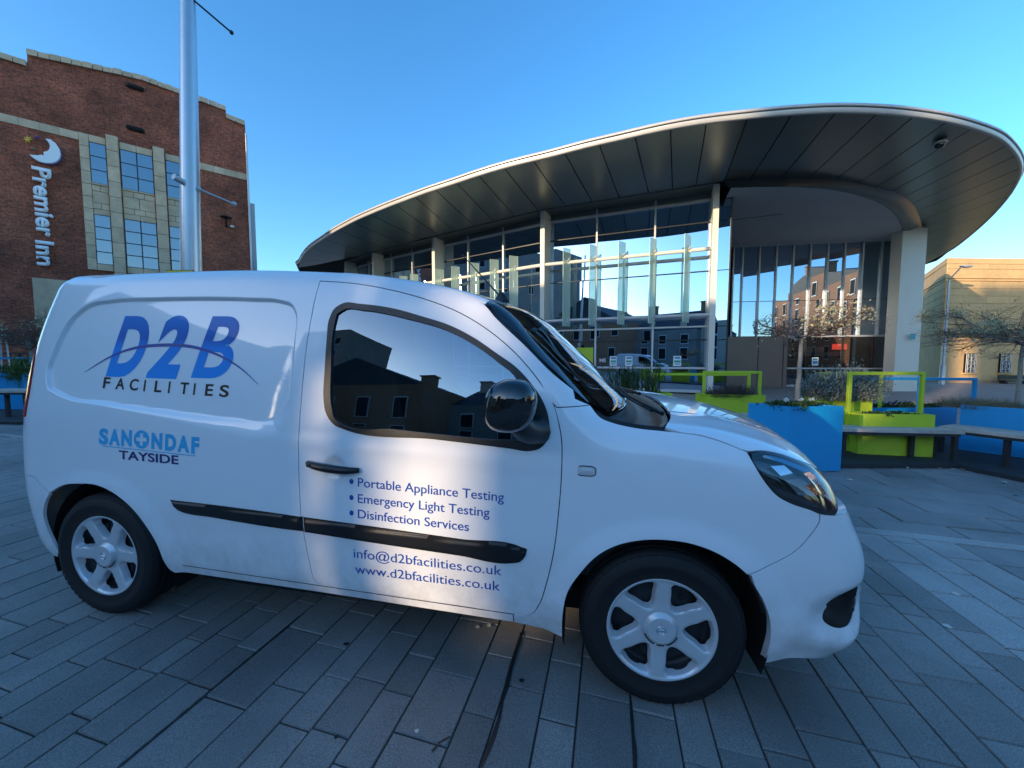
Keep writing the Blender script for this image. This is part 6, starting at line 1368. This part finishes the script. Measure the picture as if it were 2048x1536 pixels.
for k in range(120):
    x = c7[0]+rg.uniform(-.58, .55); y = c7[1]+rg.uniform(-.2, .2); h = rg.uniform(.28, .56); mbs = MB(); V = []; F = []
    dx_, dy_ = rg.gauss(0, .10), rg.gauss(0, .08); 
    for i in range(150):
        t = i/150; p = Vector((x+dx_*t, y+dy_*t, zT-.66+h*t*1.05)); a = rg.random()*2*PI; d = Vector((math.cos(a), math.sin(a), .9)).normalized(); q = d.cross(Vector((0, 0, 1))).normalized(); L_ = .035*(1-.5*t); b0 = len(V); V += [p, p+d*L_*.5+q*.0055, p+d*L_, p+d*L_*.5-q*.0055]; F.append((b0, b0+1, b0+2, b0+3))
    mbs.add(V, F); mbs.tube([(x, y, zT-.68), (x+dx_, y+dy_, zT-.66+h*1.05)], .004, 3, caps=False); o = mbs.build('sprig', M['ros'], e)
    o['kind'] = 'stuff'
# pansies and bedding flowers
def flower(x, y, z, col, r, label, group):
    e = empty('pansy', (x, y, z)); tag(e, label, 'flower', group); mb = MB(); a0 = r2.random()*6
    for k in range(5):
        a = a0+2*PI*k/5; cx_, cy_ = x+r*.55*math.cos(a), z+.02+r*.55*math.sin(a); mb.add([(cx_+r*.55*math.cos(2*PI*i/7), y-.004*k-.01*math.sin(a), cy_+r*.5*math.sin(2*PI*i/7)) for i in range(7)], [tuple(range(7))])
    mb.build('petals', col, e); mb = MB(); mb.ball((x, y-.03, z+.02), r*.2, 6, 4); mb.build('centre', M['yel'], e)
M['purple'] = mat('purple_petal', (.03, .012, .10), .7); M['yellowp'] = mat('yellow_petal', (.75, .50, .02), .6); M['whitep'] = mat('white_petal', (.78, .78, .75), .6)
for t, c_ in ((.30, 'purple'), (.40, 'purple'), (.50, 'purple'), (.56, 'purple'), (.62, 'purple'), (.36, 'purple'), (.90, 'purple')):
    x = a6[0]+(b6[0]-a6[0])*(t-.05); flower(x, a6[1]+.12+r2.random()*.2, zT-.84+r2.random()*.03, M[c_], .035, ('purple' if c_ == 'purple' else 'yellow')+' pansy flower in the low blue planter', 'pansies in the low blue planter')
for px, w_ in ((1832, 'yellow pansy beside the right post of the lime frame'), (1893, 'yellow pansy right of the frames in the low blue planter')): x, y = xy_at(px, a6[1]+.08); flower(x, y, at(px, 808, y).z, M['yellowp'], .038, w_, 'pansies in the low blue planter')
e = empty('bedding_leaves', ((a6[0]+b6[0])/2, a6[1]+.3, zT-.88)); tag(e, 'low green pansy leaves in the low blue planter', 'plants'); leaves('foliage', ((a6[0]+b6[0])/2, a6[1]+.3, zT-.89), ((b6[0]-a6[0])/2, .2, .06), 1200, .05, M['pansy_l'], e, clumps=30, seed=8, aspect=.35)
c1 = (sum(p[0] for p in P1)/4, sum(p[1] for p in P1)/4); e = empty('bedding_leaves', (c1[0], c1[1], zT-.6)); tag(e, 'low dark green bedding leaves at the foot of the young tree', 'plants'); leaves('foliage', (c1[0], c1[1], zT-.61), (.38, .24, .05), 1100, .045, M['pansy_l'], e, clumps=26, seed=9, aspect=.35)
for px, w_ in ((1571, 'large white pansy left of the young tree trunk'), (1601, 'white pansy right against the young tree trunk'), (1622, 'small white pansy farthest right of the young tree trunk')): x, y = xy_at(px, 4.95); flower(x, y, at(px, 803, y).z, M['whitep'], .034, w_, 'white flowers under the young tree')
c4 = (sum(p[0] for p in P4)/4, sum(p[1] for p in P4)/4); e = empty('bedding_leaves', (c4[0], c4[1], zT-.8)); tag(e, 'sparse green seedlings in the lime planter behind the bench', 'plants'); leaves('foliage', (c4[0], c4[1], zT-.82), (.4, .15, .05), 350, .04, M['pansy_l'], e, clumps=12, seed=10, aspect=.3)
e = empty('dry_grass', (7.2, 5.9, zT-.72)); tag(e, 'dry pale grass tufts around the tree at the right edge', 'plants'); stems('blades', (7.45, 5.95, zT-.75), (.55, .4), 1500, .20, M['grass_dry'], e, r=.0018, seed=12, spread=.8, bend=.3)
# ---- young trees
def tree(label, base, fork, crown_c, crown_r, leafm, nleaf, seed, trunk_r=.042, nmain=9, twm='twig'):
    rg = random.Random(seed); e = empty('young_tree', base); tag(e, label, 'tree', 'young trees in planters'); base = Vector(base); fork = Vector(fork)
    mb = MB(); pts = [base.lerp(fork, t)+Vector((rg.gauss(0, .004), rg.gauss(0, .004), 0)) for t in np.linspace(0, 1, 8)]; mb.tube(pts, [trunk_r*(1-.25*i/7) for i in range(8)], 10); mb.build('trunk', M['bark'], e)
    tips = []; cc = Vector(crown_c); R = Vector(crown_r); tw = MB()
    def inside_c(p, k=1.0): q = p-cc; return (q.x/R.x)**2+(q.y/R.y)**2+(q.z/R.z)**2 < k
    def grow(p, d, L_, r, lev, holder):
        n = 5; pts = [p]; q = p.copy()
        for k in range(n):
            d = (d+Vector((rg.gauss(0, .16), rg.gauss(0, .16), rg.gauss(0, .10)+(.02 if lev < 2 else -.02)))).normalized(); q = q+d*L_/n
            if not inside_c(q, 1.25): break
            pts.append(q.copy())
        if len(pts) < 2: return
        holder.tube(pts, [r*(1-.6*i/(len(pts)-1)) for i in range(len(pts))], 5 if lev < 2 else 3, caps=False)
        if lev >= 1: tips.extend(pts[1:])
        if lev < 3:
            for _ in range((6, 7, 5)[lev]):
                b0 = rg.choice(pts[1:]); a = d.cross(Vector((rg.gauss(0, 1), rg.gauss(0, 1), rg.gauss(0, 1)))).normalized(); nd = (d*rg.uniform(.4, .9)+a*rg.uniform(.5, 1.0)); nd.z = nd.z*.6+rg.uniform(-.05, .18); grow(b0, nd.normalized(), L_*rg.uniform(.45, .7), r*.5, lev+1, tw)
    for k in range(nmain):
        a = 2*PI*k/nmain+rg.random()*.5; el = rg.uniform(.1, .7); d = Vector((math.cos(a)*math.cos(el)*R.x, math.sin(a)*math.cos(el)*R.y, math.sin(el)*R.z*1.6)).normalized(); br = MB(); grow(fork+Vector((0, 0, rg.uniform(-.02, .03))), d, max(R)*rg.uniform(.6, .95), trunk_r*.42, 0, br); br.build('branch', M['bark'] if k % 3 else M['twig'], e)
    o = tw.build('twigs', M[twm], e); o['kind'] = 'stuff'
    V = []; F = []
    cl = [rg.choice(tips) for _ in range(40)]; cl = [t for t in cl if t.z > cc.z-.2*R.z] or cl
    for _ in range(nleaf):
        t = rg.choice(cl) if rg.random() < .75 else rg.choice(tips); p = t+Vector((rg.gauss(0, .05), rg.gauss(0, .05), rg.gauss(0, .04))); d = Vector((rg.gauss(0, 1), rg.gauss(0, 1), rg.gauss(0, 1))).normalized(); q = d.cross(Vector((rg.gauss(0, 1), rg.gauss(0, 1), rg.gauss(0, 1)))).normalized(); L_ = rg.uniform(.022, .045); b0 = len(V)
        V += [p, p+d*L_*.5+q*L_*.3, p+d*L_, p+d*L_*.5-q*L_*.3]; F.append((b0, b0+1, b0+2, b0+3))
    mb = MB(); mb.add(V, F); o = mb.build('crown', M[leafm], e); o['kind'] = 'stuff'
tb = at(1594, 806, 4.98); tf = at(1603, 678, 4.98); cc_ = at(1640, 650, 5.0)
tree('bare young tree with flat red brown crown in the tall blue planter', tb, tf, cc_, (.70, .62, .40), 'yleaf', 900, 21, .030, 7)
tb = at(2033, 812, 6.0); tf = at(2046, 690, 6.0); cc_ = at(2010, 655, 6.0); tree('young tree with pale leaves at the right edge in the blue planter', tb, tf, cc_, (1.15, .9, .46), 'gleaf', 5200, 33, .030, 12)
# ---- left edge: planter, bench, tree, heater, rail, plant
gL = gz(-10, 8); PL = [xy_at(-60, 8.0), xy_at(48, 8.0), (xy_at(48, 8.0)[0], 8.8), (xy_at(-60, 8.0)[0], 8.8)]; planter(PL, at(20, 747, 8.0).z, 'blue', 'blue planter behind the rear of the van at the left edge')
q = at(20, 779, 7.2); D0 = Vector((at(-60, 781, 7.0).x, 7.0, q.z)); D1 = Vector((at(52, 781, 7.0).x, 7.0, q.z)); bench([D0, D1, D1+Vector((0, .5, 0)), D0+Vector((0, .5, 0))], 4, 'timber bench at the left edge behind the van', [(D1.x-.15, D1.y+.1), (D1.x-.15, D1.y+.4), (D1.x-.5, D1.y+.1)])
hoop('metal_frame', xy_at(-80, 8.4), xy_at(64, 8.4), at(30, 714, 8.4).z, 'blue', 'blue frame at the left edge beyond the bench')
mb = MB(); mb.prism([(-14, 6.6), (-8.2, 6.6), (-8.2, 9.2), (-14, 9.2)], lambda x, y: gz(x, y)-.02, lambda x, y: gz(x, y)+.05); o = mb.build('plinth', M['plinth']); tag(o, 'low dark plinth under the bench at the left edge', 'plinth')
tb = at(60, 750, 8.5); tf = at(62, 700, 8.5); cc_ = at(62, 650, 8.5); tree('small brown leaved tree at the left edge before the brick hotel', tb, tf, cc_, (.80, .6, .62), 'yleaf', 300, 44, .04, 12)
c = at(42, 748, 8.15); e = empty('spiky_plant', c); tag(e, 'dark green spiky plant spilling over the left blue planter', 'plant'); leaves('foliage', (c.x, c.y, c.z-.12), (.28, .25, .35), 900, .16, M['ros'], e, clumps=10, seed=15, aspect=.06, up=.3)
hx = at(14, 670, 9.5); e = empty('patio_heater', (hx.x, 9.5, gz(hx.x, 9.5))); tag(e, 'slim steel patio heater at the far left edge', 'patio heater')
zt_ = at(14, 668, 9.5).z; zb2 = at(14, 735, 9.5).z; mb = MB(); mb.lathe([(0, .0), (.14, -.02), (.15, -.06), (.09, -.08), (.0, -.09)], Matrix.Translation((hx.x-.1, 9.5, zt_)), 16); mb.build('hood', M['frame'], e)
for s in (-1, 1): mb = MB(); mb.tube([(hx.x-.1+s*.06, 9.5, zt_-.05), (hx.x-.1+s*.16, 9.5, gz(hx.x, 9.5))], .018, 6); mb.build('leg', M['frame'], e)
# ---- café terrace fence behind the left edge
mb = MB(); fx0, fx1 = at(-60, 700, 11).x, at(58, 700, 11).x; e = empty('railing', (fx0, 11, gz(fx0, 11))); tag(e, 'dark thin railing along the foot of the brick hotel', 'railing')
for i in range(7): x = fx0+(fx1-fx0)*i/6; mb = MB(); mb.box((x, 11, gz(x, 11)+.6), (.04, .04, 1.2)); mb.build('post', M['darkframe'], e)
for z in (.3, .75, 1.2): mb = MB(); mb.box(((fx0+fx1)/2, 11, gz(fx0, 11)+z), (fx1-fx0, .03, .03)); mb.build('rail', M['darkframe'], e)

# ================================================================ STREET BEHIND THE CAMERA (seen in the glass, and the cause of the shade; some blockers added)
M['b_brick'] = mat('red_sandstone', (.32, .15, .08), .85, noise=.2, nscale=.8); M['b_grey'] = mat('grey_stone_wall', (.22, .20, .18), .85, noise=.2, nscale=.6); M['b_pale'] = mat('pale_render', (.42, .38, .31), .8, noise=.1, nscale=.5); M['b_roof'] = mat('slate_roof', (.035, .037, .042), .7, noise=.2, nscale=1)
def house(label, x0, x1, y0, y1, h, m, roof=None, face='N', nw=4, rows_=3, ridge=3.0):
    e = empty('street_building', ((x0+x1)/2, (y0+y1)/2, -.2)); tag(e, label, 'building', 'street buildings facing the square')
    mb = MB(); mb.prism([(x0, y0), (x1, y0), (x1, y1), (x0, y1)], -.6, h); mb.build('wall', M[m], e)
    if roof == 'gable_x': V = [(x0, y0, h), (x1, y0, h), (x1, y1, h), (x0, y1, h), (x0, (y0+y1)/2, h+ridge), (x1, (y0+y1)/2, h+ridge)]; F = [(0, 1, 5, 4), (2, 3, 4, 5), (0, 4, 3), (1, 2, 5)]
    elif roof == 'gable_y': V = [(x0, y0, h), (x1, y0, h), (x1, y1, h), (x0, y1, h), ((x0+x1)/2, y0, h+ridge), ((x0+x1)/2, y1, h+ridge)]; F = [(0, 4, 5, 3), (1, 2, 5, 4), (0, 1, 4), (2, 3, 5)]
    else: V = None
    if V: mb = MB(); mb.add(V, F); rf = mb.build('roof', M['b_roof'], e)
    if V:
        for xx in (x0+.8, x1-.8): mb = MB(); yy = (y0+y1)/2; ch = 1.4 if roof == 'gable_y' else ridge+1.2; mb.box((xx, yy if roof == 'gable_x' else y1-2, h-.5+ch/2), (1.0, .8, ch+1)); mb.box((xx, yy if roof == 'gable_x' else y1-2, h+ch), (1.2, 1.0, .15)); mb.build('chimney', M['b_brick'], e)
    for r_ in range(rows_):
        for k in range(nw):
            z = 2.2+r_*(h-1.5)/rows_
            if face == 'N': c = (x0+(x1-x0)*(k+.5)/nw, y1+.02, z); s = (1.1, .1, 1.7)
            elif face == 'E': c = (x1+.02, y0+(y1-y0)*(k+.5)/nw, z); s = (.1, 1.1, 1.7)
            else: c = (x0-.02, y0+(y1-y0)*(k+.5)/nw, z); s = (.1, 1.1, 1.7)
            mb = MB(); mb.box(c, s); w_ = mb.build('window', M['frame'], e); mb = MB(); s2 = tuple(v*.86 if v > .5 else .13 for v in s); mb.box(c, s2); mb.build('pane', M['dark'], w_)
    return e
gx0, gx1 = -26.45, -25.25  # made-up gap, shaped to let a band of sun reach the van
house('grey stone terrace closing the left side of the street', -46, gx0, -18, -6, 11.6, 'b_pale', None, 'E', 3, 3)
house('tall grey block beyond the left end of the street', -75, -48.2, -10.2, 12, 22, 'b_grey', None, 'E', 4, 5)
house('gabled red stone house behind the photographer', gx1, -13, -31, -18, 7.2, 'b_brick', 'gable_y', 'N', 4, 2, 3.2)
house('grey slate roofed house with two chimneys', -13, -4, -32, -22, 5.8, 'b_grey', 'gable_x', 'N', 3, 2, 3)
house('flat fronted pale rendered shop row', -4, 8, -34, -24, 6.6, 'b_pale', None, 'N', 5, 3)
house('dark gabled hall with a steep slate roof', 8, 20, -33, -21, 5.6, 'b_grey', 'gable_y', 'N', 3, 1, 4.2)
house('sunlit red stone corner house on the right of the street', 29, 42, -24, -4, 10.5, 'b_brick', 'gable_x', 'W', 6, 4, 2)
house('slim unseen block added far off to shade the end column of the hall', -50.6, -47.3, -34.8, -34, 22, 'b_grey', None, 'N', 2, 6)  # unseen blocker, added to keep sun off the end column
house('broad unseen block added far off to shade the sandstone building', -45.2, -37, -44, -34, 25, 'b_grey', None, 'N', 3, 7)  # unseen blocker, added to shade the lower sandstone front
mb = MB(); cwx, cwy = -6.9, -3.4; g0 = gz(cwx, cwy); mb.box((cwx, cwy, g0+.70), (5.2, .35, 1.40), rz=math.atan2(.79, -.616)+0); mb.box((cwx, cwy, g0+1.42), (5.3, .45, .06), rz=math.atan2(.79, -.616)); o = mb.build('added_shade_wall', M['b_brick']); tag(o, 'unseen low wall added behind the photographer to shade the ground by the van', 'wall')  # made-up wall: stops the sun from reaching the paving before the van

ts = empty('sun_dimming_tree', (-20.3, -13.75, gz(-20.3, -13.75))); tag(ts, 'unseen half bare tree added in the gap behind to dim the sun patch', 'tree')  # made-up tree, its leaves thin and mottle the sun through the gap
mb = MB(); mb.tube([(-20.3, -13.75, -.3), (-20.25, -13.7, 2.2), (-20.35, -13.8, 4.6), (-20.3, -13.75, 6.5)], [.16, .12, .08, .03], 8); mb.build('trunk', M['bark'], ts)
leaves('crown', (-20.3, -13.75, 5.4), (1.7, 1.7, 1.9), 620, .15, M['gleaf'], ts, flatb=False, clumps=22, seed=77, aspect=.5)
